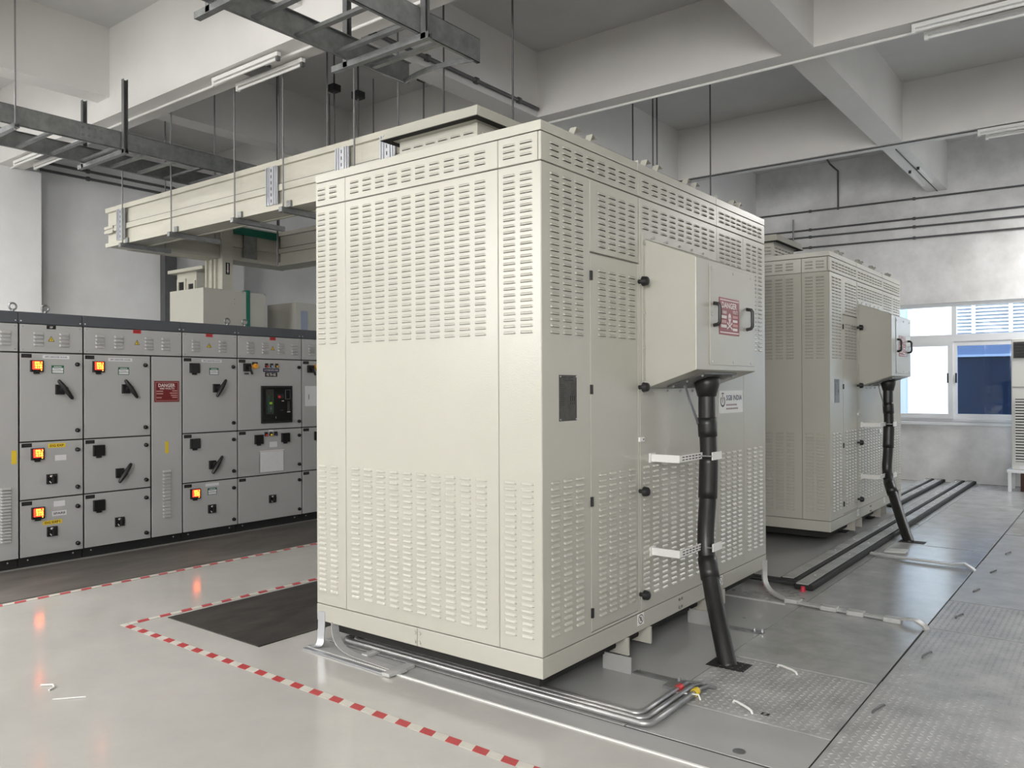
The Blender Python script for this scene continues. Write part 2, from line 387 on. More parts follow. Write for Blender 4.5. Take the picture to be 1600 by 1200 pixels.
# lower sashes: x ranges, glass kind
for a, b, g, dy in ((-2.24, -1.2, 'clear_glass', .02), (-1.25, .0, None, -.02), (-.02, 1.15, 'tinted_glass', .02), (1.1, 2.3, 'clear_glass', -.02), (2.25, 3.44, 'clear_glass', .02)):
    y = fy+dy
    f = window_frame('s', a, b, WZ0+.06, 2.30, y, .075).build('sash', w)
    if g: MB().box(a+.075, y-.003, WZ0+.135, b-.075, y+.003, 2.225, g).build('pane', f)
    else: MB().box(a+.075, y-.003, WZ0+.135, b-.075, y+.003, 2.225, 'clear_glass').build('pane', f)
for x in (-.075, .045): MB().box(x-.012, fy-.06, 1.62, x+.012, fy-.035, 1.78, 'black').build('latch', w)
for a, b in ((-2.24, -1.585), (-1.515, -.02), (.05, 1.585), (1.655, 3.44)):
    MB().box(a, fy-.003, 2.41, b, fy+.003, WZ1-.06, 'clear_glass').build('pane', w)

# outside the rear window: ground and the neighbouring building with its louvre bank and dark glazing
MB().box(-14, YB+.3, -.4, 16, 30, -.3, 'ground').build('ground_outside', kind='structure')
nb = thing('neighbour_building', (0, 17.2, -.3), 'white building with louvres and dark glazing seen through the rear window', 'building')
MB().box(-10, 17.2, -.3, 14, 18, 7.5, 'facade_white').build('wall', nb)
MB().box(-.80, 17.06, -.3, 3.6, 17.2, 2.21, 'facade_glass').build('glazing', nb)
MB().box(-.80, 17.02, 2.21, 3.6, 17.2, 2.55, 'facade_band').box(-.80, 16.98, 2.20, 3.6, 17.02, 2.25, 'facade_white').build('fascia', nb)
lv = MB().box(-.80, 17.1, 2.72, 3.6, 17.2, 4.0, 'facade_band').build('louvre_bank', nb)
for i in range(16):
    z = 2.74+i*.076
    MB().hexa([(-.8,17.1,z+.045),(3.6,17.1,z+.045),(3.6,17.1,z+.058),(-.8,17.1,z+.058)], [(-.8,17.02,z),(3.6,17.02,z),(3.6,17.02,z+.013),(-.8,17.02,z+.013)], 'facade_white').build('slat', lv)
for x in (-.43, .27, 1.0): MB().box(x-.035, 16.98, 2.72, x+.035, 17.02, 4.0, 'facade_white').build('post', lv)
MB().box(-2.25, 17.0, -.3, -1.80, 17.2, 4.3, 'facade_band').build('pier', nb)

# ------------------------------------------------------------------ floor pieces: trench covers, plates, joints
MB().box(.40, .10, .0003, 2.6, YB-.02, .0015, 'joint_dark').build('joint_bed', fl)
tr = MB().box(-1.75, .095, .0, .398, 3.35, .008, 'trench_grey').build('trench_cover', fl)
PL = [  # x0,y0,x1,y1,material
    (.402, .10, 1.215, .505, 'trench_grey'), (.402, .513, 1.215, 1.335, 'plate_chequer'), (.402, 1.343, 1.215, 2.60, 'plate_plain'),
    (.402, 2.61, 1.215, 4.66, 'plate_plain'), (.402, 4.67, 1.215, 5.55, 'plate_plain'), (.402, 5.558, 1.215, 6.6, 'plate_plain'),
    (.402, 6.608, 1.215, 9.0, 'plate_plain'), (.402, 9.008, 1.215, 11.4, 'plate_plain'),
    (1.225, -.45, 2.5, 1.405, 'plate_chequer'), (1.225, 1.413, 2.5, 2.615, 'plate_chequer'), (1.225, 2.623, 2.5, 3.44, 'plate_chequer'),
    (1.228, 3.45, 2.5, 5.10, 'plate_chequer'), (1.228, 5.11, 2.5, 6.7, 'plate_chequer'), (1.228, 6.71, 2.5, 9.0, 'plate_plain'), (1.228, 9.01, 2.5, 11.4, 'plate_plain')]
for i, (x0, y0, x1, y1, mt) in enumerate(PL):
    h = .006 + .002*((i*7) % 3)
    MB().box(x0, y0, .0016, x1, y1, h, mt).build('floor_plate', fl, bevel=.0015, seg=1)
MB().box(-1.9, 3.36, .0, .398, 11.4, .006, 'trench_grey').build('trench_cover', fl)
def treads(x0, y0, x1, y1, z, p=.034):
    b = MB(); n = 0; ny = int((y1-y0)/p); nx = int((x1-x0)/p)
    for j in range(ny):
        for i in range(nx):
            x = x0+(i+.5)*p; y = y0+(j+.5)*p; a = R(45) if (i+j) % 2 else R(-45)
            c, s = math.cos(a), math.sin(a); l, w, hh = .0135, .0046, .003
            b.raw([(x-l*c, y-l*s, z), (x-w*s, y+w*c, z), (x+l*c, y+l*s, z), (x+w*s, y-w*c, z), (x-l*.4*c, y-l*.4*s, z+hh), (x+l*.4*c, y+l*.4*s, z+hh)],
                  [(0,4,1),(1,4,5),(1,5,2),(2,5,3),(3,5,4),(3,4,0)], 'plate_chequer')
    return b
tb = treads(.42, .53, 1.205, 1.325, .008); t2 = treads(1.24, -.43, 2.48, 1.39, .010); t3 = treads(1.24, 1.43, 2.48, 2.60, .006); t4 = treads(1.24, 2.64, 2.3, 3.43, .008)
for t in (t2, t3, t4): tb.raw(t.v, t.f, 'plate_chequer')
tb.build('chequer_treads', fl, kind='stuff')
# lifting handles of the plates, joint lines of the cover in front
def plate_handle(p, q, h=.018, r=.006, mt='white_plastic'):
    p, q = Vector(p), Vector(q); d = (q-p)
    MB().tube([p, p+Vector((0,0,h*.8))+d*.06, p+Vector((0,0,h))+d*.2, p+Vector((0,0,h))+d*.8, q+Vector((0,0,h*.8))-d*.06, q], r, mt, 8).build('lifting_handle', fl, smooth=True)
plate_handle((.70, 1.30, .006), (.83, 1.24, .006)); plate_handle((.70, .66, .006), (.83, .58, .006))
for x, y in ((1.33, 2.02), (1.30, 1.0), (1.35, 3.02), (1.34, 3.87), (1.36, 4.67), (1.37, 5.62)):
    plate_handle((x-.01, y-.07, .006), (x+.015, y+.07, .006), .012, .006, 'galv_dark')
MB().box(1.28, 1.04, .008, 1.40, 1.09, .0095, 'joint_dark').build('lifting_slot', fl)
MB().box(.86, .60, .0075, .90, .63, .0085, 'joint_dark').build('lifting_slot', fl)
MB().cyl((.93, .16, .0), (.93, .16, .0085), .028, 'galv_dark').build('cover_screw', fl)
# rubber mats, marking tapes
MB().box(-5.45, -3.0, 0, -4.36, 5.6, .006, 'mat_rubber').build('rubber_mat', bevel=.002, label='long brown-grey rubber mat in front of the switchgear row', cat='mat')
MB().box(-3.02, -.24, 0, -1.97, 3.2, .006, 'mat_black').build('rubber_mat', bevel=.002, label='dark stained rubber mat beside the near transformer', cat='mat')
MB().box(-3.12, -.525, 0.0004, 2.6, -.475, .0022, 'tape_x').build('marking_tape', label='red and white tape running across the floor in front of the near transformer', cat='tape', group='red and white floor tapes')
MB().box(-3.12, -.47, 0.0004, -3.07, 6.2, .0022, 'tape_y').build('marking_tape', label='red and white tape along the edge of the dark rubber mat', cat='tape', group='red and white floor tapes')
MB().box(-4.33, -3.0, 0.0004, -4.28, 6.2, .0022, 'tape_y').build('marking_tape', label='red and white tape along the long mat of the switchgear row', cat='tape', group='red and white floor tapes')
# scraps on the floor
MB().tube([(-2.36,-1.33,.005),(-2.31,-1.29,.007),(-2.27,-1.30,.006),(-2.25,-1.335,.005)], .005, 'white_plastic', 6).build('cable_tie_scrap', smooth=True, label='curled white plastic scrap on the open floor', cat='scrap')
MB().tube([(-2.10,-1.38,.004),(-2.0,-1.26,.004)], .0035, 'white_plastic', 6).build('cable_tie_scrap', label='straight white plastic scrap on the open floor', cat='scrap')

# ================================================================== TRANSFORMER (near one), copied for the far one
W, L, H, ZB = 1.712, 3.05, 2.91, .16
PITCH = .0317
T = thing('transformer', (-W/2, L/2, 0), 'near ivory louvred transformer enclosure standing on grey trench covers', 'transformer', 'ivory transformer enclosures')
TO = ORG[T.name]
def louvre_geo(w, h=.0150, d=.0085):
    e = .009; us = [(-w/2, 0), (-w/2+e, 1), (w/2-e, 1), (w/2, 0)]
    prof = [(h/2, 0), (h*.18, .55), (-h*.28, .95), (-h/2+.0015, 1)]
    v = []; f = []; mi = []
    for u, k in us:
        for q, n in prof: v.append((u, q, n*d*k + .0003))
        v.append((u, -h/2, .0004))
    for i in range(3):
        for j in range(3):
            f.append((i*5+j, i*5+j+1, i*5+5+j+1, i*5+5+j)); mi.append(0)
        f.append((i*5+3, i*5+4, i*5+9, i*5+8)); mi.append(1)
    return v, f, mi
LG = louvre_geo(.078)
def louvre_mesh(face, mts=('ivory', 'slit')):
    b = MB(); v, f, mi = LG
    vv = [(u, -n, q) if face == 'A' else (n, u, q) for u, q, n in v]
    for ff, i in zip(f, mi): b.poly([vv[k] for k in ff], mts[i])
    me = b.mesh('louvre_'+face); return me
LM = {'A': louvre_mesh('A'), 'B': louvre_mesh('B')}
for me in LM.values(): me.polygons.foreach_set('use_smooth', [False]*len(me.polygons))
rest = MB(); rest.mi('ivory'); rest.mi('slit')
def louvres(face, cu, zs, w=.078, single=None):
    v, f, mi = LG; k = w/.078
    for c in cu:
        for z in zs:
            if single is not None:
                o = bpy.data.objects.new('louvre', LM[face]); COL.objects.link(o); o.parent = single
                o.location = ((c-TO[0], 0-TO[1], z) if face == 'A' else (0-TO[0], c-TO[1], z))
            else:
                n0 = len(rest.v)
                rest.v += [((c+u*k, -n, z+q) if face == 'A' else (n, c+u*k, z+q)) for u, q, n in v]
                for ff, i in zip(f, mi): rest.f.append(tuple(n0+a for a in ff)); rest.m.append(i)
rows = lambda top, n: [top-PITCH*i for i in range(n)]
CR = [2.815, 2.785, 2.755]; UP = rows(2.662, 26); LO = rows(1.115, 25)
G = .0017   # half joint
def sheetA(name, x0, x1, z0, z1): return MB().box(x0+G, 0, z0+G, x1-G, .018, z1-G, 'ivory').build(name, T, bevel=.0025, seg=1)
def sheetB(name, y0, y1, z0, z1): return MB().box(-.018, y0+G, z0+G, 0, y1-G, z1-G, 'ivory').build(name, T, bevel=.0025, seg=1)
# carcass, roof, base
MB().box(-W, .019, ZB+.105, -.019, L, H-.055, 'ivory').build('carcass', T)
rf = MB(); rf.box(-W, 0, 2.86, 0, L, H, 'ivory'); rf.build('roof', T, bevel=.003)
bs = MB().box(-W, 0, ZB, 0, L, .262, 'ivory').build('base_frame', T, bevel=.003)
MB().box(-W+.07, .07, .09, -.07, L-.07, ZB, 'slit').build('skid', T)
# face A (short side, towards -y)
for a, b in ((-W, -1.44), (-1.44, -.27), (-.27, -.019)): sheetA('crown_panel', a, b, 2.712, 2.857)
pA1 = sheetA('side_panel', -W, -1.44, .265, 2.709); pA2 = sheetA('side_panel', -1.44, -.27, .265, 2.709); pA3 = sheetA('side_panel', -.27, -.0, .265, 2.709)
cA3 = [c for c in children(T) if c.name.startswith('crown_panel')][-1]
louvres('A', (-1.655, -1.548), CR+UP+LO, .07)
cm = [-1.355+.1075*i for i in range(10)]
louvres('A', cm, CR+UP+LO, .075)
louvres('A', (-.197, -.090), CR, .078, cA3); louvres('A', (-.197, -.090), UP+LO, .078, pA3)
# face B (long side, towards +x)
cB = [sheetB('crown_panel', a, b, 2.712, 2.857) for a, b in ((0.0, .985), (.985, 2.115), (2.115, L))]
pB1 = sheetB('side_panel', 0, .45, .265, 2.709); pB2 = sheetB('side_panel', .45, .985, 2.318, 2.709)
dr = sheetB('door', .45, .975, .282, 2.312); sheetB('door_jamb', .975, .997, .265, 2.312)
pB3 = sheetB('side_panel', .997, 2.115, .265, 2.709); pB4 = sheetB('side_panel', 2.115, 2.6, .265, 2.709); pB5 = sheetB('side_panel', 2.6, L, .265, 2.709)
sheetB('door_sill', .45, .975, .265, .281)
cB1 = [.115, .228, .341]
louvres('B', [.115+.113*i for i in range(3)], CR, .078, cB[0]); louvres('B', [.115+.113*i for i in range(3, 8)], CR)
louvres('B', cB1, UP+LO, .078, pB1)
cD = [.57, .68, .79, .90]
louvres('B', cD, rows(2.645, 10)); louvres('B', cD, rows(2.225, 12)); louvres('B', cD, LO)
c3 = [1.07+.12*i for i in range(9)]
louvres('B', c3, CR); louvres('B', c3, rows(2.662, 5)); louvres('B', c3, LO)
louvres('B', [2.2+.105*i for i in range(8)], CR)
louvres('B', [2.20+.105*i for i in range(4)], UP+LO); louvres('B', [2.70+.12*i for i in range(3)], UP+LO)
rest.build('louvre_field', T, kind='stuff')
# door furniture: knob latches, hinges
for z in (2.21, 1.59, .98, .375):
    MB().cyl((0,.986,z), (.03,.986,z), .012, 'black', 10).cyl((.03,.986,z), (.055,.986,z), .030, 'black', 14, .026).ball((.055,.986,z), .026, 'black', 10, (.5,1,1)).build('knob', dr, smooth=True)
for z in (2.19, 1.58, .98, .385): MB().box(-.002, .444, z-.025, .010, .462, z+.025, 'black').build('hinge', dr)
MB().box(0, .975, 1.27, .012, 1.03, 1.295, 'white_plastic').cyl((.012,1.015,1.283), (.016,1.015,1.283), .006, 'galv').build('seal_plate', dr)
# nameplate on the corner panel
npl = MB().box(0, .150, 1.42, .003, .310, 1.655, 'nameplate')
P = Plane((.003, .150, 1.42), (0,1,0), (0,0,1))
for i, (a, b) in enumerate(((.02, .065), (.075, .13), (.03, .055), (.078, .10), (.04, .07), (.075, .125))): P.rect(npl, a, .222-.008*(i//2)-.003*0, b, .2245-.008*(i//2), 'slit', .0004)
for i in range(12): P.rect(npl, .012, .185-.0095*i, .045+.006*(i % 3), .187-.0095*i, 'slit', .0004)
for i in range(3): P.rect(npl, .098+.018*i, .10, .106+.018*i, .128, 'slit', .0004); P.rect(npl, .100+.018*i, .085, .104+.018*i, .095, 'slit', .0004)
for i in range(9): P.rect(npl, .10, .19-.008*i, .145-.004*(i % 2), .1915-.008*i, 'slit', .0004)
for a in (.008, .152):
    for b in (.008, .227): npl.cyl(P.p(a, b, 0), P.p(a, b, .003), .004, 'alu', 8)
npl.build('nameplate', T, label='dark metal rating plate with printed table')
# company plate
cp = MB().box(0, 2.14, 1.40, .003, 2.575, 1.56, 'white_plastic')
P = Plane((.003, 2.14, 1.40), (0,1,0), (0,0,1))
P.text(cp, 'SGB INDIA', .125, .09, .415, .128, 'ink', .0008)
P.ring(cp, .062, .085, .042, .040, .012, 'black', .0008, 22, 125, 415); P.rect(cp, .056, .075, .068, .14, 'ink_brown', .0009); P.rect(cp, .040, .137, .084, .146, 'ink_brown', .001)
for b0, ln in ((.052, .32), (.025, .335)):
    a = .125
    while a < ln:
        P.rect(cp, a, b0, a+.016, b0+.012, 'ink_brown', .0008); a += .022
cp.build('company_plate', T, label='white company plate with dark blue lettering')
# no-step sticker on the base rail
st = MB().box(0, .955, .195, .002, 1.03, .262, 'white_plastic'); P = Plane((.002, .955, .195), (0,1,0), (0,0,1))
P.ring(st, .037, .033, .030, .028, .005, 'black', .0006); P.line(st, .018, .052, .056, .014, .005, 'black', .0008); P.disc(st, .037, .034, .009, .014, 'ink_brown', .0005); st.build('sticker', bs)
st = MB().box(0, 2.12, .195, .002, 2.19, .262, 'white_plastic'); P = Plane((.002, 2.12, .195), (0,1,0), (0,0,1))
P.ring(st, .035, .033, .030, .028, .005, 'black', .0006); P.line(st, .016, .052, .054, .014, .005, 'black', .0008); st.build('sticker', bs)
# rail joint and bolts on the base of face A, bolts on face B
MB().box(-.853, -.0008, ZB, -.851, 0, .262, 'slit').build('rail_joint', bs)
for x in (-.870, -.834):
    for z in (.185, .235): MB().cyl((x,0,z), (x,-.006,z), .0095, 'ivory', 10).build('bolt', bs, smooth=True)
for y in (1.50, 1.54):
    for z in (.185, .235): MB().cyl((0,y,z), (.006,y,z), .009, 'galv', 10).build('bolt', bs, smooth=True)
# lugs of the skid channels under the long side
for y in (.83, 1.10, 1.93, 2.20):
    MB().box(-.30, y-.008, .06, .012, y+.008, ZB, 'ivory').cyl((-.08,y-.009,.105), (-.08,y-.0085,.105), .014, 'slit', 12).cyl((-.2,y-.009,.105), (-.2,y-.0085,.105), .014, 'slit', 12).build('skid_lug', T, bevel=.002, seg=1)
for y in (.965, 2.065):
    MB().cyl((-.14,y-.05,.06), (-.14,y+.05,.06), .06, 'black', 18).build('wheel', T, smooth=True)
    MB().cyl((-1.55,y-.05,.06), (-1.55,y+.05,.06), .06, 'black', 18).build('wheel', T, smooth=True)
# roof fittings: small folded lifting lugs and rim joints
for y in (.34, .50, 1.12, 1.27, 1.69, 1.82, 2.46, 2.58):
    MB().hexa([(-.05,y-.03,H),(-.01,y-.03,H),(-.01,y-.025,H),(-.05,y-.025,H)], [(-.05,y+.0,H+.05),(-.01,y+.0,H+.05),(-.01,y+.005,H+.05),(-.05,y+.005,H+.05)], 'ivory')\
        .hexa([(-.05,y+.0,H+.05),(-.01,y+.0,H+.05),(-.01,y+.005,H+.05),(-.05,y+.005,H+.05)], [(-.05,y+.045,H+.035),(-.01,y+.045,H+.035),(-.01,y+.05,H+.035),(-.05,y+.05,H+.035)], 'ivory').build('lifting_lug', T)
for y in (.985, 2.115): MB().box(-.02, y-.006, 2.86, .003, y+.006, H+.012, 'ivory').build('rim_clip', T)
# hooded outlet box on the roof
hx0, hx1, hy0, hy1 = -1.28, -.655, .30, .95
ob = MB().box(hx0, hy0, H, hx1, hy1, 3.13, 'ivory').build('outlet_box', T, bevel=.003)
ho = MB(); za, zb = 3.105, 3.175; lo = [(-1.35,.20,za), (-.575,.20,za), (-.575,1.04,za), (-1.35,1.04,za)]
hi = [(-1.28,.235,zb), (-.60,.235,zb), (-.60,1.0,zb), (-1.28,1.0,zb)]
ho.hexa(lo, hi, 'ivory'); ho.build('hood', ob)
MB().box(-1.345, .205, za-.004, -.58, .25, za, 'slit').box(-1.345, .99, za-.004, -.58, 1.035, za, 'slit').box(-1.345, .25, za-.004, -1.30, .99, za, 'slit').box(-.625, .25, za-.004, -.58, .99, za, 'slit').build('hood_gap_shade', ob)  # black strips paint in the shade of the gap under the hood lip
lm = MB()
for c in [-1.22+.1*i for i in range(6)]:
    for z in (3.055, 3.02, 2.985, 2.95):
        v, f, mi = LG
        for ff, i in zip(f, mi): lm.poly([(c+v[k][0], hy0-v[k][2], z+v[k][1]) for k in ff], ('ivory', 'slit')[i])
for c in [.38+.1*i for i in range(6)]:
    for z in (3.055, 3.02, 2.985, 2.95):
        v, f, mi = LG
        for ff, i in zip(f, mi): lm.poly([(hx1+v[k][2], c+v[k][0], z+v[k][1]) for k in ff], ('ivory', 'slit')[i])
lm.build('louvre_field', ob, kind='stuff')
# terminal box with tapered body, cover, handles, danger sign
ty0, ty1, td = 1.057, 1.968, .33
tbx = MB().hexa([(0,ty0,1.58), (0,ty1,1.58), (0,ty1,2.47), (0,ty0,2.47)], [(td,ty0,1.69), (td,ty1,1.69), (td,ty1,2.335), (td,ty0,2.335)], 'ivory').build('terminal_box', T, bevel=.004)
fl_ = MB().box(0, ty0-.03, 1.55, .006, ty1+.03, 1.58, 'ivory').box(0, ty0-.03, 2.47, .006, ty1+.03, 2.50, 'ivory').box(0, ty0-.03, 1.58, .006, ty0, 2.47, 'ivory').box(0, ty1, 1.58, .006, ty1+.03, 2.47, 'ivory')
fl_.build('flange', tbx)
for i in range(5):
    z = 1.62+i*.205; MB().ball((.009, ty0-.015, z), .008, 'alu', 8).build('screw', tbx, smooth=True)
for i in range(5):
    y = ty0+.1+i*.18
    MB().ball((.009, y, 2.487), .008, 'alu', 8).build('screw', tbx, smooth=True); MB().ball((.009, y, 1.563), .008, 'alu', 8).build('screw', tbx, smooth=True)
cy0, cy1, cz0, cz1 = 1.235, 1.93, 1.72, 2.315
MB().box(td, cy0, cz0, td+.006, cy1, cz1, 'ivory').build('cover', tbx, bevel=.0015, seg=1)
for y in (cy0+.025, (cy0+cy1)/2, cy1-.06):
    for z in (cz0+.02, (cz0+cz1)/2, cz1-.025):
        if (y, z) != ((cy0+cy1)/2, (cz0+cz1)/2): MB().ball((td+.008, y, z), .008, 'alu', 8, (.6,1,1)).build('screw', tbx, smooth=True)
for y in (1.285, 1.80):
    MB().tube([(td+.006,y,2.085),(td+.036,y,2.08),(td+.045,y,2.065),(td+.045,y,1.975),(td+.036,y,1.96),(td+.006,y,1.955)], .011, 'black', 8).build('handle', tbx, smooth=True)
dz0, dz1 = 1.905, 2.13; dy0, dy1 = 1.362, 1.672; hh = dz1-dz0; ww = dy1-dy0
ds = MB().box(td+.006, dy0, dz0, td+.0085, dy1, dz1, 'red_sign'); P = Plane((td+.0085, dy0, dz0), (0,1,0), (0,0,1))
P.rect(ds, .01, hh-.016, ww-.01, hh-.010, 'sign_white', .0006); P.rect(ds, .01, .012, ww-.01, .018, 'sign_white', .0006)
P.text(ds, 'DANGER', .035, hh-.062, ww-.04, hh-.026, 'sign_white', .0006)
for i in range(3):
    P.rect(ds, .025, .100-.028*i, .110-.005*(i % 2), .118-.028*i, 'sign_soft' if i % 2 else 'sign_white', .0006)
for i, t in enumerate(('VOLTS',)): P.text(ds, t, .205, .135, .285, .156, 'sign_white', .0006)
P.text(ds, '11000', .028, .128, .108, .147, 'sign_white', .0009)
for i in range(4): P.rect(ds, .205, .108-.026*i, .285-.006*(i % 2), .124-.026*i, 'sign_white' if i % 2 else 'sign_soft', .0006)
skull(P, ds, .155, .095, .075, 'sign_white', 'red_sign'); ds.build('danger_sign', tbx, label='red danger sign with skull')
# gland plate and cable bracket arms
def under(x, dz): return 1.58 + x/.33*.11 - dz
MB().hexa([(.05,1.25,under(.05,.001)),(.29,1.25,under(.29,.001)),(.29,1.75,under(.29,.001)),(.05,1.75,under(.05,.001))], [(.05,1.25,under(.05,.010)),(.29,1.25,under(.29,.010)),(.29,1.75,under(.29,.010)),(.05,1.75,under(.05,.010))], 'galv_dark').build('gland_plate', tbx)
for y in (1.27, 1.73):
    for x in (.08, .17, .27): MB().ball((x, y, under(x, .012)), .009, 'alu', 8).build('gland_bolt', tbx, smooth=True)
def bracket(z):
    b = MB().box(0, 1.105, z-.028, .008, 1.175, z+.028, 'white_plastic').box(0, 1.127, z-.022, .185, 1.135, z+.022, 'white_plastic').box(.178, 1.13, z-.02, .186, 1.47, z+.02, 'white_plastic')
    for i in range(6):
        for dz in (-.008, .008): b.box(.1859, 1.17+i*.045, z+dz-.003, .1864, 1.20+i*.045, z+dz+.003, 'slit')
    o = b.build('cable_bracket', T)
    MB().box(.258, 1.425, z-.024, .266, 1.56, z+.024, 'white_plastic').box(.185, 1.423, z-.004, .262, 1.429, z+.004, 'galv').box(.185, 1.556, z-.004, .262, 1.562, z+.004, 'galv').build('clamp_plate', o)
for z in (1.165, .605): bracket(z)
for z in (1.06, .52): MB().box(0, 1.9, z-.02, .012, 1.98, z+.02, 'white_plastic').build('spare_bracket', T)
# the far transformer
DY = 4.889
T2 = copy_tree(T); T2.location = (T.location.x-.03, T.location.y+DY, 0); tag(T2, 'far ivory louvred transformer enclosure standing nearer the rear window')

# power cables
def cable(pts, label, dy):
    n = len(pts); b = MB()
    sm = []
    for i in range(len(pts)-1):
        p0 = Vector(pts[max(i-1,0)]); p1 = Vector(pts[i]); p2 = Vector(pts[i+1]); p3 = Vector(pts[min(i+2,len(pts)-1)])
        for k in range(6):
            t = k/6; sm.append(.5*((2*p1)+(p2-p0)*t+(2*p0-5*p1+4*p2-p3)*t*t+(3*p1-p0-3*p2+p3)*t**3))
    sm.append(Vector(pts[-1]))
    root = thing('power_cable', pts[-1], label, 'cable', 'black power cables from the terminal boxes')
    MB().tube(sm, .052, 'cable_black', 16).build('sheath', root, smooth='all')
    k = len(sm)
    for a, c in ((.16, .20), (.29, .40), (.62, .66)):
        seg = sm[int(a*k):int(c*k)+2]; MB().tube(seg, .058, 'cable_black', 16).build('heat_shrink_sleeve', root, smooth='all')
    MB().tube([sm[0]+Vector((0,0,.02)), sm[1], sm[3]], .07, 'cable_black', 16, radii=[.080, .078, .057]).build('boot', root, smooth='all')
    return root, sm
c1, s1 = cable([(.20,1.49,1.63),(.20,1.49,1.4),(.205,1.50,1.16),(.20,1.495,.9),(.195,1.475,.62),(.27,1.39,.38),(.39,1.25,.14),(.465,1.17,-.02)], 'thick black cable dropping from the near transformer into a plate slot', 0)
c2, s2 = cable([(.17,6.37,1.63),(.17,6.36,1.4),(.175,6.37,1.16),(.17,6.35,.9),(.165,6.33,.62),(.28,6.12,.38),(.43,5.84,.12),(.52,5.68,-.02)], 'thick black cable dropping from the far transformer beside the window strips', 0)
MB().box(.36, 1.09, .0085, .58, 1.24, .0105, 'joint_dark').build('cable_slot', fl); MB().box(.42, 5.60, .0085, .66, 5.76, .0105, 'joint_dark').build('cable_slot', fl)
for (dy, x) in ((0, 0), (DY, -.03)):
    MB().strip(bezier((x+.13,1.33+dy,1.60), (x+.14,1.34+dy,1.52), (x+.16,1.40+dy,1.44), (x+.165,1.43+dy,1.36), 8), .03, .004, (0,1,.3), 'alu').build('earth_braid', label=('flat earth braid at the near' if dy == 0 else 'flat earth braid at the far') + ' cable boot', cat='braid', group='earth braids at the cable boots')

# ================================================================== SWITCHGEAR ROW
XP = -5.52
ZD = {'plate': (1.922, 2.172), 1: (1.122, 1.914), 2: (.604, 1.114), 3: (.092, .596)}
LV2 = None
def small_louvre(w, h, d):
    v, f, mi = louvre_geo(w, h, d); b = MB()
    for ff, i in zip(f, mi): b.poly([(v[k][2], v[k][0], v[k][1]) for k in ff], ('grey_paint', 'grey_paint')[i])
    return b.mesh('panel_louvre')
SL = small_louvre(.09, .024, .018)
def put(mesh, name, parent, x, y, z):
    root = parent
    while root.parent: root = root.parent
    og = ORG[root.name]; o = bpy.data.objects.new(name, mesh); COL.objects.link(o); o.parent = parent; o.location = (x-og[0], y-og[1], z-og[2]); return o
def unit(y0, y1, label):
    t = thing('switchgear_cubicle', (XP-1.1, (y0+y1)/2, 0), label, 'switchgear', 'grey switchgear cubicles in a row')
    MB().box(XP-2.4, y0+.002, .085, XP-.02, y1-.002, 2.17, 'grey_paint').box(XP-.02, y0+.002, .085, XP-.006, y1-.002, 2.175, 'black').build('carcass', t)
    MB().box(XP-2.38, y0+.002, 0, XP-.03, y1-.002, .085, 'black').build('plinth', t)
    tb_ = MB().box(XP-2.4, y0+.001, 2.177, XP-.004, y1-.001, 2.28, 'band_grey').build('top_band', t, bevel=.002, seg=1)
    for y in (y0+.02, y1-.02): MB().ball((XP-.003, y, 2.20), .007, 'alu', 6).build('screw', tb_)
    for y in (y0+.08, y1-.08): MB().ball((XP-.029, y, .06), .008, 'alu', 6).build('screw', t)
    return t
def leaf(t, name, y0, y1, z0, z1): return MB().box(XP-.005, y0+.006, z0+.002, XP+.012, y1-.006, z1-.002, 'grey_paint').build(name, t, bevel=.003, seg=1)
XD = XP+.012
def PD(y, z): return Plane((XD, y, z), (0,1,0), (0,0,1))
def top_plate(t, y0, y1, cols, tri, lab):
    p = leaf(t, 'vent_plate', y0, y1, *ZD['plate'])
    for c in cols:
        for i in range(4): put(SL, 'louvre', p, XD, c, 2.092-.034*i)
    P = PD(tri, 2.022); b = MB()
    b.poly([P.p(-.028,0,.001), P.p(.028,0,.001), P.p(0,.05,.001)], 'black'); b.poly([P.p(-.021,.004,.0015), P.p(.021,.004,.0015), P.p(0,.042,.0015)], 'yellow')
    P.line(b, .003, .03, -.004, .019, .004, 'black', .002); P.line(b, -.004, .019, .004, .018, .003, 'black', .002); P.line(b, .004, .018, -.002, .007, .004, 'black', .002)
    b.build('warning_sticker', p)
    b = MB(); P = PD(tri, 2.135); P.slab(b, -.04, 0, .04, .034, 0, .002, lab)
    if lab == 'black': P.text(b, 'GF', -.014, .009, .014, .025, 'sign_white', .0028)
    else:
        for k in range(4): P.rect(b, -.03+.015*k, .008, -.02+.015*k, .026, 'maroon_sign', .0026)
    b.build('name_tag', p)
    for y in (y0+.03, y1-.03):
        for z in (1.945, 2.15): MB().ball((XD, y, z), .006, 'galv', 6).build('screw', p)
    return p
def knob(d, y, z): MB().cyl((XD,y,z), (XD+.012,y,z), .014, 'black', 10).cyl((XD+.012,y,z), (XD+.03,y,z), .021, 'black_gloss', 14, .018).ball((XD+.03,y,z), .018, 'black_gloss', 10, (.5,1,1)).build('door_knob', d, smooth=True)
def tag_strip(d, y, z):
    b = MB(); P = PD(y, z); P.slab(b, 0, -.034, .085, 0, 0, .002, 'black')
    P.rect(b, .018, -.02, .070, -.015, 'nameplate', .0025); b.build('tag_strip', d)
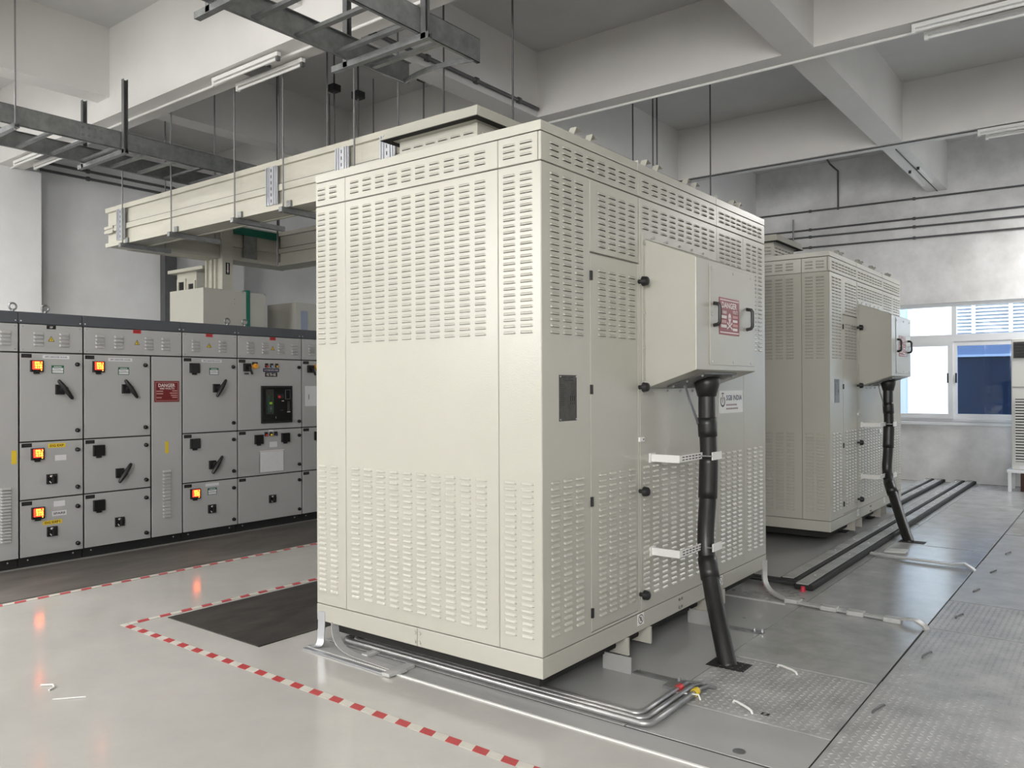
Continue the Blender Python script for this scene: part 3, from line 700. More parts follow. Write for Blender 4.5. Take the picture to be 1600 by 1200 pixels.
def meter(d, y, z, lit):
    P = PD(y, z); b = MB(); s = .104
    P.slab(b, 0, 0, s, s, 0, .028, 'black'); P.slab(b, .006, .006, s-.006, s-.006, .028, .032, 'black_gloss'); P.slab(b, .03, -.018, .075, 0, 0, .018, 'black')
    if lit:
        P.rect(b, .010, .022, s-.012, s-.008, 'led_red', .0325)
        for k in range(3): P.text(b, ('418', '236', '50.1')[k], .028, .030+.022*k, .090, .047+.022*k, 'led_orange', .0332)
        P.rect(b, .080, .012, .088, .020, 'led_orange', .0330)
    else: P.rect(b, .022, .026, s-.022, s-.018, 'black', .0325); P.slab(b, .022, .026, s-.022, s-.018, .026, .0335, 'black_gloss')
    b.build('panel_meter', d, label='lit digital meter with red and orange figures' if lit else 'dark unlit panel meter')
def lever(d, y, z, ang, ln=.215):
    P = PD(y, z); b = MB(); P.slab(b, -.062, -.045, .012, .045, 0, .026, 'black'); b.cyl(P.p(0,0,.02), P.p(0,0,.06), .032, 'black', 14)
    a = R(ang); dx, dz = math.cos(a)*ln/2, math.sin(a)*ln/2
    pts = [P.p(-dx,-dz,.066), P.p(-dx*.9,-dz*.9,.068), P.p(-dx*.3,-dz*.3,.07), P.p(dx*.3,dz*.3,.07), P.p(dx*.9,dz*.9,.068), P.p(dx,dz,.066)]
    b.tube(pts, .018, 'black', 10, radii=[.010,.016,.022,.022,.016,.010]); b.build('rotary_handle', d, smooth=True)
def rotary(d, y, z):
    P = PD(y, z); b = MB(); s = .088; P.slab(b, 0, 0, s, s, 0, .018, 'black'); b.cyl(P.p(s*.5,s*.48,.018), P.p(s*.5,s*.48,.026), .036, 'black_gloss', 18)
    P.slab(b, s*.42, s*.12, s*.58, s*.85, .026, .045, 'black'); P.disc(b, s*.38, s*.82, .014, .010, 'sign_white', .0265, 8); P.line(b, s*.2, s*.30, s*.36, s*.10, .008, 'sign_white', .0265)
    b.build('rotary_switch', d)
def white_label(d, y, z, w, h, text=None, mt='white_paper', ink='ink', rows_=1):
    P = PD(y, z); b = MB(); P.slab(b, 0, 0, w, h, 0, .0015, mt)
    if text: P.text(b, text, w*.08, h*.28, w*.92, h*.74, ink, .0019)
    b.build('label_strip', d)
def green_tag(d, y, z):
    P = PD(y, z); b = MB(); P.slab(b, 0, 0, .107, .073, 0, .003, 'green_label'); P.rect(b, .006, .027, .101, .051, 'white_paper', .0035); P.rect(b, .006, .005, .101, .023, 'white_paper', .0035)
    for k in range(5): P.rect(b, .02+.014*k, .057, .03+.014*k, .065, 'white_paper', .0035)
    P.line(b, .02, .042, .08, .036, .003, 'ink', .0037); b.build('data_label', d)
def yellow_label(d, y, z, w, h, text):
    P = PD(y, z); b = MB(); P.slab(b, 0, 0, w, h, 0, .0015, 'yellow')
    if text: P.text(b, text, w*.1, h*.22, w*.9, h*.78, 'brown_wood', .0019)
    b.build('yellow_label', d)
def lamps(d, y, z, cols, st):
    for k, c in enumerate(cols):
        yy = y+st*k; MB().cyl((XD,yy,z), (XD+.022,yy,z), .016, 'black', 12).cyl((XD+.022,yy,z), (XD+.034,yy,z), .013, c, 12, .010).box(XD, yy-.014, z+.012, XD+.022, yy+.014, z+.034, 'black').build('indicator_lamp', d, smooth=True)

# cubicle at the left edge of the frame: cable chamber
u = unit(-.87, -.225, 'leftmost grey switchgear cubicle with tall plain cable chamber door')
top_plate(u, -.87, -.225, (-.72, -.55, -.33), -.45, 'red_label')
d = leaf(u, 'door', -.87, -.225, .092, 1.914)
for i in range(18): put(SL, 'louvre', d, XD, -.33, .72-.027*i)
yellow_label(d, -.285, .93, .04, .12, None)
u = unit(-.221, .328, 'grey cubicle with three lit red meters down its left side')
top_plate(u, -.221, .328, (-.06, .16), .046, 'black')
d = leaf(u, 'door', -.221, .328, *ZD[1]); tag_strip(d, -.205, 1.905); meter(d, -.135, 1.745, True); white_label(d, -.028, 1.866, .23, .032, 'APFC CAPACITOR 150 KVAR'); green_tag(d, .047, 1.733); lever(d, .14, 1.585, -54); knob(d, .268, 1.818); knob(d, .268, 1.205)
d = leaf(u, 'door', -.221, .328, *ZD[2]); tag_strip(d, -.205, 1.105); meter(d, -.130, .955, True); yellow_label(d, .017, 1.055, .15, .038, 'DG EXP'); white_label(d, .075, .935, .098, .050); rotary(d, .0, .728); knob(d, .268, 1.026); knob(d, .268, .68)
d = leaf(u, 'door', -.221, .328, *ZD[3]); tag_strip(d, -.205, .587); meter(d, -.128, .425, True); white_label(d, .063, .515, .098, .05); white_label(d, .049, .430, .125, .045, 'SPARE', ink='nameplate'); yellow_label(d, -.03, .36, .164, .036, 'DG EXP1'); rotary(d, .003, .252); knob(d, .268, .5); knob(d, .268, .155)
# wide cubicle with danger sign
u = unit(.332, 1.322, 'wide grey cubicle with a maroon danger sign on its cable chamber door')
top_plate(u, .332, 1.322, (.485, .665, .968, 1.145), .845, 'red_label')
d = leaf(u, 'door', .332, .984, *ZD[1]); tag_strip(d, .345, 1.905); meter(d, .410, 1.748, True); white_label(d, .561, 1.856, .234, .030, 'APFC CAPACITOR 150 KVAR'); green_tag(d, .656, 1.726); lever(d, .752, 1.588, -55); knob(d, .922, 1.822); knob(d, .922, 1.205)
d = leaf(u, 'door', .332, .984, *ZD[2]); tag_strip(d, .345, 1.105); meter(d, .413, .952, False); lever(d, .69, .772, 56); knob(d, .927, 1.028); knob(d, .927, .683)
d = leaf(u, 'door', .332, .984, *ZD[3]); tag_strip(d, .345, .587); meter(d, .413, .430, False); rotary(d, .620, .255); knob(d, .926, .504); knob(d, .926, .155)
d = leaf(u, 'cable_chamber_door', .990, 1.322, .092, 1.914)
for i in range(14): put(SL, 'louvre', d, XD, 1.152, .745-.035*i)
yellow_label(d, 1.136, .93, .034, .12, None)
sg = MB(); P = PD(1.02, 1.452); P.slab(sg, 0, 0, .268, .214, 0, .003, 'maroon_sign')
P.frame(sg, .012, .012, .256, .202, .004, 'sign_soft', .0036); P.text(sg, 'DANGER', .042, .152, .222, .188, 'sign_white', .0036); P.text(sg, '440 VOLTS', .055, .128, .214, .146, 'sign_white', .0036)
for k, (a, b_, w_) in enumerate(((.022, .105, .07), (.022, .080, .07), (.022, .040, .055), (.19, .108, .055), (.165, .085, .08), (.175, .062, .07), (.19, .042, .055))): P.rect(sg, a, b_, a+w_, b_+.010, 'sign_soft', .0036)
skull(P, sg, .135, .085, .055, 'sign_white', 'maroon_sign'); sg.build('danger_sign', d, label='maroon danger sign with skull and crossbones')
# three-door cubicle
u = unit(1.326, 1.974, 'grey three-door cubicle with one lit meter on its bottom door')
top_plate(u, 1.326, 1.974, (1.475, 1.79), 1.633, 'red_label')
d = leaf(u, 'door', 1.326, 1.974, *ZD[1]); tag_strip(d, 1.34, 1.905); meter(d, 1.403, 1.75, False); white_label(d, 1.542, 1.866, .238, .030, 'APFC CAPACITOR 25 KVAR'); green_tag(d, 1.633, 1.734); lever(d, 1.735, 1.59, 58); knob(d, 1.912, 1.822); knob(d, 1.914, 1.21)
d = leaf(u, 'door', 1.326, 1.974, *ZD[2]); tag_strip(d, 1.34, 1.105); meter(d, 1.406, .958, False); lever(d, 1.685, .772, 56); knob(d, 1.915, 1.028); knob(d, 1.915, .683)
d = leaf(u, 'door', 1.326, 1.974, *ZD[3]); tag_strip(d, 1.34, .587); meter(d, 1.406, .432, True); white_label(d, 1.583, .545, .158, .030, None); green_tag(d, 1.609, .452); rotary(d, 1.611, .258); knob(d, 1.915, .5); knob(d, 1.915, .155)
# breaker cubicle
u = unit(1.978, 2.842, 'grey cubicle with a black circuit breaker window in its top door')
top_plate(u, 1.978, 2.842, (2.14, 2.335, 2.55, 2.74), 2.435, 'red_label')
d = leaf(u, 'door', 1.978, 2.842, *ZD[1]); tag_strip(d, 1.99, 1.905); knob(d, 2.79, 1.83); knob(d, 2.79, 1.195)
P = PD(2.045, 1.775); b = MB(); P.slab(b, 0, 0, .09, .09, 0, .022, 'black'); b.cyl(P.p(.05,.05,.022), P.p(.05,.05,.04), .026, 'black_gloss', 14); b.tube([P.p(.05,.05,.045), P.p(.085,-.03,.05)], .012, 'black', 8); P.slab(b, .015, -.03, .06, -.018, 0, .02, 'black'); b.build('selector_switch', d)
P = PD(2.19, 1.835); b = MB(); P.slab(b, -.03, .012, .03, .045, 0, .02, 'black'); b.cyl(P.p(0,0,0), P.p(0,0,.03), .034, 'orange', 18, .030); b.cyl(P.p(0,0,.03), P.p(0,0,.05), .022, 'orange', 14); b.build('push_button', d, smooth=True)
lamps(d, 2.345, 1.835, ('red_label', 'facade_band', 'orange'), .068)
b = MB(); P = PD(2.305, 1.772); P.slab(b, 0, 0, .215, .04, 0, .002, 'navy'); P.text(b, 'AC POWER SUPPLY PANEL', .012, .012, .203, .029, 'sign_white', .0026); b.build('name_tag', d)
b = MB(); P = PD(2.33, 1.717); P.slab(b, 0, 0, .165, .052, 0, .002, 'black'); P.text(b, 'N2 TR-1&2', .02, .010, .145, .042, 'sign_white', .0026); b.build('name_tag', d)
P = PD(2.274, 1.188); b = MB(); w_, h_ = .415, .425; P.slab(b, 0, 0, w_, h_, 0, .022, 'black'); P.slab(b, .02, .02, w_-.02, h_-.02, .022, .026, 'black_gloss')
P.slab(b, .05, .10, .15, .385, .026, .030, 'nameplate'); P.rect(b, .078, .115, .09, .32, 'green', .0306); P.rect(b, .14, .115, .148, .32, 'green_label', .0306); P.rect(b, .095, .215, .13, .24, 'lime', .0308); P.rect(b, .10, .13, .128, .2, 'band_grey', .0306); P.rect(b, .105, .16, .12, .175, 'galv', .0308)
P.slab(b, .20, .28, .29, .33, .026, .034, 'black'); b.cyl(P.p(.225,.298,.034), P.p(.225,.298,.042), .016, 'red_label', 12); P.rect(b, .26, .248, .29, .254, 'sign_white', .0306); P.rect(b, .235, .14, .285, .146, 'nameplate', .0306)
P.slab(b, .31, .27, .38, .38, .026, .032, 'band_grey'); P.rect(b, .318, .276, .372, .374, 'black_gloss', .0326); P.rect(b, .335, .13, .375, .245, 'nameplate', .0306); P.rect(b, .335, .118, .378, .128, 'sign_white', .0308); P.rect(b, .175, .05, .185, .075, 'galv', .0306)
b.build('circuit_breaker', d, label='black circuit breaker behind a window frame')
d = leaf(u, 'door', 1.978, 2.842, *ZD[2]); tag_strip(d, 1.99, 1.105); meter(d, 2.187, .958, False); meter(d, 2.545, .962, False); lamps(d, 2.335, 1.055, ('red_label', 'yellow', 'navy'), .065); white_label(d, 2.378, 1.082, .06, .03, None); white_label(d, 2.386, .912, .105, .062)
b = MB(); P = PD(2.25, .63); P.slab(b, 0, 0, .335, .25, 0, .002, 'clear_glass'); P.slab(b, .01, .005, .325, .235, .002, .006, 'white_paper'); P.rect(b, .0, .238, .335, .25, 'sign_white', .0066); b.build('document_sleeve', d, label='clear sleeve holding a white sheet')
knob(d, 2.79, 1.03); knob(d, 2.79, .69)
d = leaf(u, 'door', 1.978, 2.842, *ZD[3]); tag_strip(d, 1.99, .587); rotary(d, 2.377, .278); knob(d, 2.79, .505); knob(d, 2.79, .16)
# last visible cubicle, partly behind the transformer
u = unit(2.846, 3.71, 'grey cubicle with a hanging white sheet partly hidden by the near transformer')
top_plate(u, 2.846, 3.71, (2.985, 3.18, 3.4, 3.58), 3.29, 'red_label')
d = leaf(u, 'door', 2.846, 3.71, *ZD[1]); tag_strip(d, 2.86, 1.905); P = PD(2.92, 1.77); b = MB(); P.slab(b, 0, 0, .09, .09, 0, .022, 'black'); b.cyl(P.p(.05,.05,.022), P.p(.05,.05,.04), .026, 'black_gloss', 14); b.tube([P.p(.05,.05,.045), P.p(.085,-.03,.05)], .012, 'black', 8); b.build('selector_switch', d)
P = PD(3.06, 1.84); b = MB(); b.cyl(P.p(0,0,0), P.p(0,0,.03), .034, 'orange', 18, .030); b.build('push_button', d, smooth=True)
b = MB(); P = PD(2.889, 1.37); P.slab(b, 0, 0, .24, .24, 0, .003, 'white_paper'); P.rect(b, .05, .08, .06, .14, 'band_grey', .0036); b.build('document_sleeve', d)
d = leaf(u, 'door', 2.846, 3.71, *ZD[2]); tag_strip(d, 2.86, 1.105); meter(d, 3.02, .958, False)
d = leaf(u, 'door', 2.846, 3.71, *ZD[3]); tag_strip(d, 2.86, .587)
# lifting eyes on the row
for y, z, wh in ((.02, 2.28, 'above the cubicle with three lit meters'), (1.89, 2.28, 'before the ivory cable box, left one'), (2.11, 2.28, 'before the ivory cable box, right one'), (-.25, 2.28, 'at the left frame edge')):
    c = (XP-.05, y, z+.045); pts = arc(c, .03, 0, 360, 14, (0,1,0), (0,0,1))
    MB().tube(pts, .009, 'galv', 8, caps=False).cyl((XP-.05,y,z), (XP-.05,y,z+.02), .014, 'galv', 10).build('lifting_eye', smooth=True, label='steel lifting eye on the switchgear row ' + wh, cat='lifting eye', group='lifting eyes on the switchgear row')

# ================================================================== BUS DUCTS
DZ0, DZ1 = 3.288, 3.758
bd = thing('bus_duct', (-4.7, 1.65, DZ0), 'long ivory bus duct hung from rods with a riser down to the switchgear', 'bus duct')
RAILS = ((DZ1-.054, DZ1, 0), (DZ0, DZ0+.048, 0), (3.467, 3.529, .007))
def duct_x(x0, x1, y0, y1):      # duct along X: flanged profile
    b = MB().box(x0, y0+.036, DZ0+.006, x1, y1-.036, DZ1-.006, 'ivory_duct')
    for za, zb_, e in RAILS: b.box(x0, y0+e, za, x1, y0+.0355, zb_, 'ivory_duct').box(x0, y1-.0355, za, x1, y1-e, zb_, 'ivory_duct')
    return b.box(x0, y0+.031, 3.534, x1, y0+.0355, 3.543, 'slit')
def duct_y(y0, y1, x0, x1):
    b = MB().box(x0+.036, y0, DZ0+.006, x1-.036, y1, DZ1-.006, 'ivory_duct')
    for za, zb_, e in RAILS: b.box(x0+e, y0, za, x0+.0355, y1, zb_, 'ivory_duct').box(x1-.0355, y0, za, x1-e, y1, zb_, 'ivory_duct')
    return b
duct_x(-7.506, -1.906, 1.50, 1.80).build('duct_run', bd)
duct_y(1.80, 4.056, -7.506, -7.15).build('duct_run', bd)
duct_x(-7.15, -4.71, 3.723, 4.056).build('duct_run', bd)
MB().box(-2.22, 1.52, 2.25, -1.92, 1.78, DZ0+.006, 'ivory_duct').box(-1.92, 1.5, 2.3, -W-.001, 1.8, 2.7, 'ivory_duct').build('down_leg', bd)
for x in (-7.114, -4.213, -3.203, -2.632):
    j = MB().box(x-.09, 1.486, DZ0+.05, x+.09, 1.4995, DZ1-.056, 'alu').build('joint_pack', bd)
    for dx in (-.071, -.042, .036, .065): MB().box(x+dx-.007, 1.476, DZ0+.05, x+dx+.007, 1.486, DZ1-.056, 'alu').build('fin', j)
    for k in range(6): MB().box(x-.007, 1.484, DZ0+.075+k*.058, x+.002, 1.4862, DZ0+.105+k*.058, 'slit').build('slot', j)
MB().box(-7.15, 3.165, DZ0+.05, -7.136, 3.37, DZ1-.06, 'galv').build('joint_pack', bd)
MB().box(-7.15, 3.01, DZ1-.12, -7.134, 3.72, DZ1-.02, 'green').build('green_band', bd)
for z in (3.467, 3.52): MB().box(-7.515, 1.49, z-.019, -7.31, 1.499, z+.014, 'ivory_duct').build('end_rail', bd)
# riser down to the termination box
rs = bd
MB().box(-7.50, 2.85, 2.879, -7.149, 2.95, DZ1-.06, 'ivory_duct').build('riser_body', rs)
for x in (-7.51, -7.39, -7.30, -7.15): MB().box(x, 2.82, 2.879, x+.036, 2.98, DZ1-.06, 'ivory_duct').build('flange', rs)
MB().box(-7.113, 2.82, 2.879, -7.105, 2.975, DZ1-.06, 'ivory_duct').build('riser_side_sheet', rs)
b = MB(); P = Plane((-7.105, 2.868, 3.08), (0,1,0), (0,0,1)); P.slab(b, 0, 0, .06, .155, 0, .002, 'black'); P.line(b, .03, .143, .03, .048, .016, 'sign_white', .003); b.poly([P.p(.014,.053,.003), P.p(.03,.014,.003), P.p(.046,.053,.003)], 'sign_white'); b.build('arrow_plate', rs)
bx = thing('termination_box', (-7.5, 3.0, 2.28), 'ivory cable box with a green edge strip on top of the switchgear', 'box')
MB().box(-7.887, 2.535, 2.281, -7.09, 3.165, 2.878, 'ivory').build('box_body', bx, bevel=.004)
MB().box(-7.887, 3.166, 2.281, -7.084, 3.224, 2.896, 'green').build('green_strip', bx, bevel=.003)
MB().box(-7.887, 3.225, 2.281, -7.09, 3.474, 2.872, 'ivory').build('box_end', bx, bevel=.004)
for y, z in ((2.56, 2.85), (2.99, 2.76), (2.99, 2.70), (3.11, 2.86), (3.45, 2.86), (2.79, 2.86)): MB().ball((-7.088, y, z), .007, 'galv', 6).build('screw', bx)
MB().box(-7.75, 3.973, 2.281, -7.09, 4.7, 2.80, 'ivory').box(-7.09, 4.06, 2.30, -7.087, 4.18, 2.69, 'facade_band').build('termination_box', bevel=.004, label='second ivory box on the switchgear behind the near transformer corner', cat='box')
# second riser cluster behind: ivory frames with dark openings
b2 = thing('bus_elbow', (-8.3, 2.9, 2.0), 'ivory bus elbow with rectangular openings left of the arrow riser', 'bus duct')
MB().box(-8.42, 2.95, 2.0, -7.93, 3.25, 3.20, 'ivory_duct').build('elbow_body', b2)
for x0_, x1_, z0_, z1_ in ((-8.40, -8.18, 2.82, 3.12), (-8.15, -7.94, 2.78, 3.08)):
    f = MB().box(x0_, 2.93, z0_, x0_+.04, 2.949, z1_, 'ivory_duct').box(x1_-.04, 2.93, z0_, x1_, 2.949, z1_, 'ivory_duct').box(x0_+.04, 2.93, z1_-.04, x1_-.04, 2.949, z1_, 'ivory_duct').box(x0_+.04, 2.93, z0_, x1_-.04, 2.949, z0_+.04, 'ivory_duct').build('opening_frame', b2)
    MB().box(x0_+.04, 2.944, z0_+.04, x1_-.04, 2.949, z1_-.04, 'slit').build('opening', f)
MB().box(-8.50, 2.85, 3.20, -7.62, 3.2, 3.245, 'ivory_duct').build('top_flange', b2)
# trapeze hangers of the duct
for i, x in enumerate((-7.02, -5.96, -4.78, -4.0, -3.01)):
    h = thing('trapeze_hanger', (x, 1.7, DZ0), ('leftmost trapeze hanger under the duct end', 'second trapeze hanger from the left end of the long duct', 'third trapeze hanger from the left end of the long duct', 'trapeze hanger beside the joint pack nearest the near transformer', 'trapeze hanger just left of the roof hood')[i], 'hanger', 'trapeze hangers of the long bus duct')
    MB().box(x-.024, 1.43, DZ0-.05, x+.024, 2.05, DZ0-.002, 'galv').build('channel', h)
    for y in (1.463, 1.99): MB().cyl((x,y,DZ0-.055), (x,y,ZS), .008, 'rod_steel', 8).build('rod', h)
    MB().box(x+.03, 1.478, DZ0-.004, x+.09, 1.498, DZ0+.055, 'galv').build('clip', h)
# other rods dropping from the ceiling
RODS = [(-5.5, 2.5, 5.55, 3.0, 0), (-4.5, 2.5, 4.78, 3.0, 1), (-4.12, 2.5, 4.62, 3.0, 1), (-3.75, 3.1, 4.9, 3.0, 1), (-2.91, 2.5, 4.5, 3.0, 0), (-1.85, 2.2, 5.55, 2.95, 0)]
for i, (x, y, z1, z0, capd) in enumerate(RODS):
    b = MB().cyl((x, y, z0), (x, y, ZS), .009, 'dark_conduit', 8)
    if capd: b.box(x-.05, y-.05, z1, x+.05, y+.05, z1+.07, 'black')
    b.build('hanger_rod', label='thin dark rod hanging from the slab, %s of the row behind the long duct' % ('first', 'second', 'third', 'fourth', 'fifth', 'last')[i], cat='rod', group='dark rods behind the long duct')
for i, (px, y) in enumerate(((-3.02, 6.4), (-2.72, 6.4), (-2.66, 6.4), (-2.0, 6.6))):
    MB().cyl((px, y, 3.0), (px, y, ZS), .010, 'dark_conduit', 8).build('hanger_rod', label='thin dark rod above the near transformer roof, %s from the left' % ('first', 'second', 'third', 'fourth')[i], cat='rod', group='dark rods in the middle bay')

# ================================================================== CABLE TRAYS
def ladder(name, x0, x1, y0, y1, z0, label, rung=.30, hgt=.17, curved_end=False):
    t = thing(name, ((x0+x1)/2, (y0+y1)/2, z0), label, 'cable tray', 'galvanised ladder trays')
    for x, s in ((x0, 1), (x1, -1)):
        b = MB().box(x, y0, z0, x+s*.004, y1, z0+hgt, 'galv').box(x, y0, z0, x+s*.028, y1, z0+.004, 'galv').box(x, y0, z0+hgt-.004, x+s*.028, y1, z0+hgt, 'galv')
        b.build('side_rail', t)
    y = y1-.06; n = 0
    while y > y0+.05:
        if n == 0 and curved_end:
            pts = [Vector((x0+.01+(x1-x0-.02)*k/12, y-.02*0+.10*math.sin(math.pi*k/12)*-.6, z0+.012)) for k in range(13)]
            MB().strip(pts, .035, .012, (0,0,1), 'galv').build('rung', t)
        else:
            MB().box(x0+.004, y-.02, z0+.006, x1-.004, y+.02, z0+.010, 'galv').box(x0+.004, y-.02, z0+.010, x1-.004, y-.017, z0+.03, 'galv').box(x0+.004, y+.017, z0+.010, x1-.004, y+.02, z0+.03, 'galv').build('rung', t)
        y -= rung; n += 1
    return t
t1 = ladder('cable_tray', -6.22, -5.44, -3.0, 4.3, 3.905, 'long galvanised ladder tray above the switchgear row at left')
for z in (3.96, 4.03):
    for k in range(4): MB().cyl((-5.4395, .30+k*.055, z), (-5.434, .30+k*.055, z), .013, 'galv_dark', 10).build('splice_bolt', t1, smooth=True)
MB().box(-5.4398, .27, 3.915, -5.437, .52, 4.065, 'galv').build('splice_plate', t1)
t2_ = ladder('cable_tray', -2.08, -1.37, -3.0, 1.19, 3.90, 'galvanised ladder tray ending in mid air above the near transformer', rung=.33, curved_end=True)
def support(x0, x1, y, z0, tops, label, rod=False):
    h = thing('tray_support', ((x0+x1)/2, y, z0), label, 'support', 'channel supports of the ladder trays')
    MB().box(x0, y-.022, z0-.044, x1, y+.022, z0-.040, 'galv').box(x0, y-.022, z0-.040, x1, y-.018, z0-.002, 'galv').box(x0, y+.018, z0-.040, x1, y+.022, z0-.002, 'galv').build('channel', h)
    for x, zt in tops:
        if rod: MB().cyl((x, y, z0-.06), (x, y, zt), .008, 'rod_steel', 8).build('rod', h)
        else:
            b = MB().box(x-.022, y-.022, z0-.04, x-.018, y+.022, zt, 'galv_dark').box(x-.018, y-.022, z0-.04, x+.022, y-.018, zt, 'galv_dark').box(x-.018, y+.018, z0-.04, x+.022, y+.022, zt, 'galv_dark')
            b.build('post', h)
support(-6.35, -5.38, .68, 3.905, ((-5.41, 4.58), (-6.25, 4.56)), 'channel support with cut-off posts at the bolted splice of the left tray')
support(-6.3, -5.36, -.29, 3.905, ((-5.40, ZS),), 'rod support of the left tray at the frame edge', rod=True)
support(-6.3, -5.36, 3.9, 3.905, ((-5.40, ZS), (-6.26, ZS)), 'rod support of the left tray beyond the long duct', rod=True)
support(-2.25, -1.30, .60, 3.90, ((-1.345, ZS), (-2.105, ZS)), 'channel support under the broken end of the upper tray')
support(-2.25, -1.30, -.47, 3.90, ((-1.345, ZS), (-2.105, ZS)), 'channel support under the upper tray at the top of the frame')

# ================================================================== LIGHT FITTINGS, CONDUITS
def fitting(x0, x1, y, z, label, group='unlit twin tube lights under the beams'):
    t = thing('tube_light', ((x0+x1)/2, y, z), label, 'light', group)
    MB().box(x0+.35, y-.06, z-.03, x1-.35, y+.06, z, 'galv_dark').build('mount', t)
    for dy, dx in ((-.11, 0), (.11, .06)):
        b = MB().box(x0+dx, y+dy-.022, z-.055, x1+dx, y+dy+.022, z-.018, 'tube_white').build('batten', t, bevel=.004)
        MB().cyl((x0+dx+.02, y+dy, z-.075), (x1+dx-.02, y+dy, z-.075), .014, 'tube_white', 12).build('tube', b, smooth=True)
        for xe in (x0+dx, x1+dx-.03): MB().box(xe, y+dy-.016, z-.095, xe+.03, y+dy+.016, z-.055, 'galv_dark' if xe > x0+.5 else 'tube_white').build('end_cap', b)
fitting(-4.68, -3.66, 1.28, 4.58, 'twin tube light under the near beam above the long duct')
fitting(-9.25, -8.15, 1.28, 4.58, 'twin tube light under the near beam beside the wall column')
fitting(.78, 2.0, 4.66, ZM, 'twin tube light under the middle beam at upper right')
fitting(.80, 2.0, 8.38, ZM, 'twin tube light under the rear beam at right')
for k, (x, y, g) in enumerate(FILL_TUBES): fitting(x-.6, x+.6, y, 4.62 if y > -3 else ZM, ('added fill tube under the beam behind the viewer, far left', 'added fill tube under the beam behind the viewer, left of the middle', 'added fill tube under the farthest front beam', 'added fill tube under the beam behind the viewer, in the middle', 'added fill tube beside the right-hand wall near the rear window', 'added fill tube over the air conditioner aisle')[k], 'added fill tubes out of view')  # unseen fittings added to go with the fill lamps
def conduit(pts, r, mt, label, group=None, clips=0):
    b = MB().tube(pts, r, mt, 8)
    P0, P1 = Vector(pts[0]), Vector(pts[1])
    for k in range(clips):
        p = P0+(P1-P0)*(k+.5)/clips; d = (P1-P0).normalized()*.02; b.tube([p-d, p+d], r*1.7, mt, 8)
    return b.build('conduit_pipe', smooth=True, label=label, cat='conduit', group=group)
conduit([(-9.9, 1.28, 4.565), (2.9, 1.28, 4.565)], .013, 'beam_paint', 'white conduit along the underside of the near beam', 'ceiling conduits')
conduit([(-6.6, 4.74, 4.765), (5.4, 4.74, 4.765)], .014, 'white_plastic', 'white conduit along the underside of the middle beam', 'ceiling conduits')
conduit([(-6.6, 8.30, 4.768), (5.4, 8.30, 4.768)], .010, 'dark_conduit', 'thin dark conduit along the rear beam', 'ceiling conduits')
conduit([(-3.23, 1.48, 4.86), (-3.23, 4.5, 4.86)], .022, 'dark_conduit', 'dark pipe along the cross beam behind the roof hood', 'ceiling conduits', 4)
conduit([(-.20, 8.55, 4.768), (-.20, 11.5, 4.768)], .008, 'dark_conduit', 'thin dark conduit under the short beam to the rear wall', 'ceiling conduits')
for dx, dy in ((-.11, 9.9), (.03, 9.75)):
    MB().box(dx-.20, dy, 4.742, dx-.165, dy+1.0, 4.78, 'tube_white').box(dx-.2, dy-.02, 4.738, dx-.165, dy, 4.78, 'black').build('tube_light', label='single tube batten under the short beam near the rear wall, ' + ('left one' if dx < 0 else 'right one'), cat='light', group='battens near the rear wall')
for k, (za, zb_) in enumerate(((4.74, 4.69), (4.40, 4.37), (4.30, 4.19), (4.10, 4.02))):
    conduit([(-6.5, YB-.036, za+.02), (5.4, YB-.036, zb_-.06)], .016, 'dark_conduit', 'dark conduit on the rear wall, %s from the top' % ('first', 'second', 'third', 'fourth')[k], 'conduits on the rear wall', 7)
conduit([(-1.90, YB-.30, 5.57), (-1.90, YB-.04, 5.50), (-1.77, YB-.03, 5.36), (-1.77, YB-.03, 4.68)], .016, 'dark_conduit', 'bent dark conduit dropping down the rear wall', 'conduits on the rear wall')
conduit([(-2.55, YB-.05, 4.60), (-2.55, YB-.05, 4.05)], .014, 'galv', 'short grey vertical pipe on the rear wall', 'conduits on the rear wall')
for k, z in enumerate((4.80, 4.69)):
    conduit([(XL+.03, 1.75, z), (XL+.03, 4.4, z)], .02, 'dark_conduit', ('upper' if k == 0 else 'lower') + ' dark conduit on the left wall', 'conduits on the left wall', 2)
MB().cyl((-.95, 6.2, 5.56), (-.95, 6.2, ZS), .05, 'dark_conduit', 14).build('ceiling_rose', label='small dark round fitting on the slab above the near transformer', cat='fitting')

# ================================================================== FLOOR CONDUITS AND EARTH STRIPS
pipes = ((.115, .030), (.155, .030), (.195, .030))
for k, (y, z) in enumerate(pipes):
    x1 = .47+.045*(1-k); x0 = -1.60+.045*k; rad = .05
    pts = [(x0, 1.2, z)] + [Vector((x0+rad, y+rad, z)) + Vector((-math.cos(R(a)), -math.sin(R(a)), 0))*rad for a in range(0, 91, 15)] + \
          [Vector((x1-rad, y+rad, z)) + Vector((math.sin(R(a)), -math.cos(R(a)), 0))*rad for a in range(0, 91, 15)] + [(x1, .66+.02*k, z)]
    t = thing('floor_conduit', (x0, y, 0), ('outer', 'middle', 'inner')[k] + ' bright steel conduit bending round the front of the near transformer', 'conduit', 'steel conduits around the near transformer')
    MB().tube(pts, .0165, 'conduit_steel', 12).build('pipe', t, smooth='all')
    if k != 1: MB().tube([(x1, .60, z), (x1, .64, z)], .020, 'yellow' if k == 0 else 'red_label', 12).build('tape_band', t, smooth=True)
    MB().tube([(x1, .66+.02*k, z), (x1+.01, .74, z-.005), (x1+.04, .78, z-.02)], .012, 'galv', 10).build('cable_end', t, smooth=True)
MB().tube([(.40, .56, .022), (.56, .56, .045), (.57, .56, .02)], .004, 'white_plastic', 6).build('conduit_tie', label='white plastic tie over the steel conduits', cat='tie')
ES = 'galv'
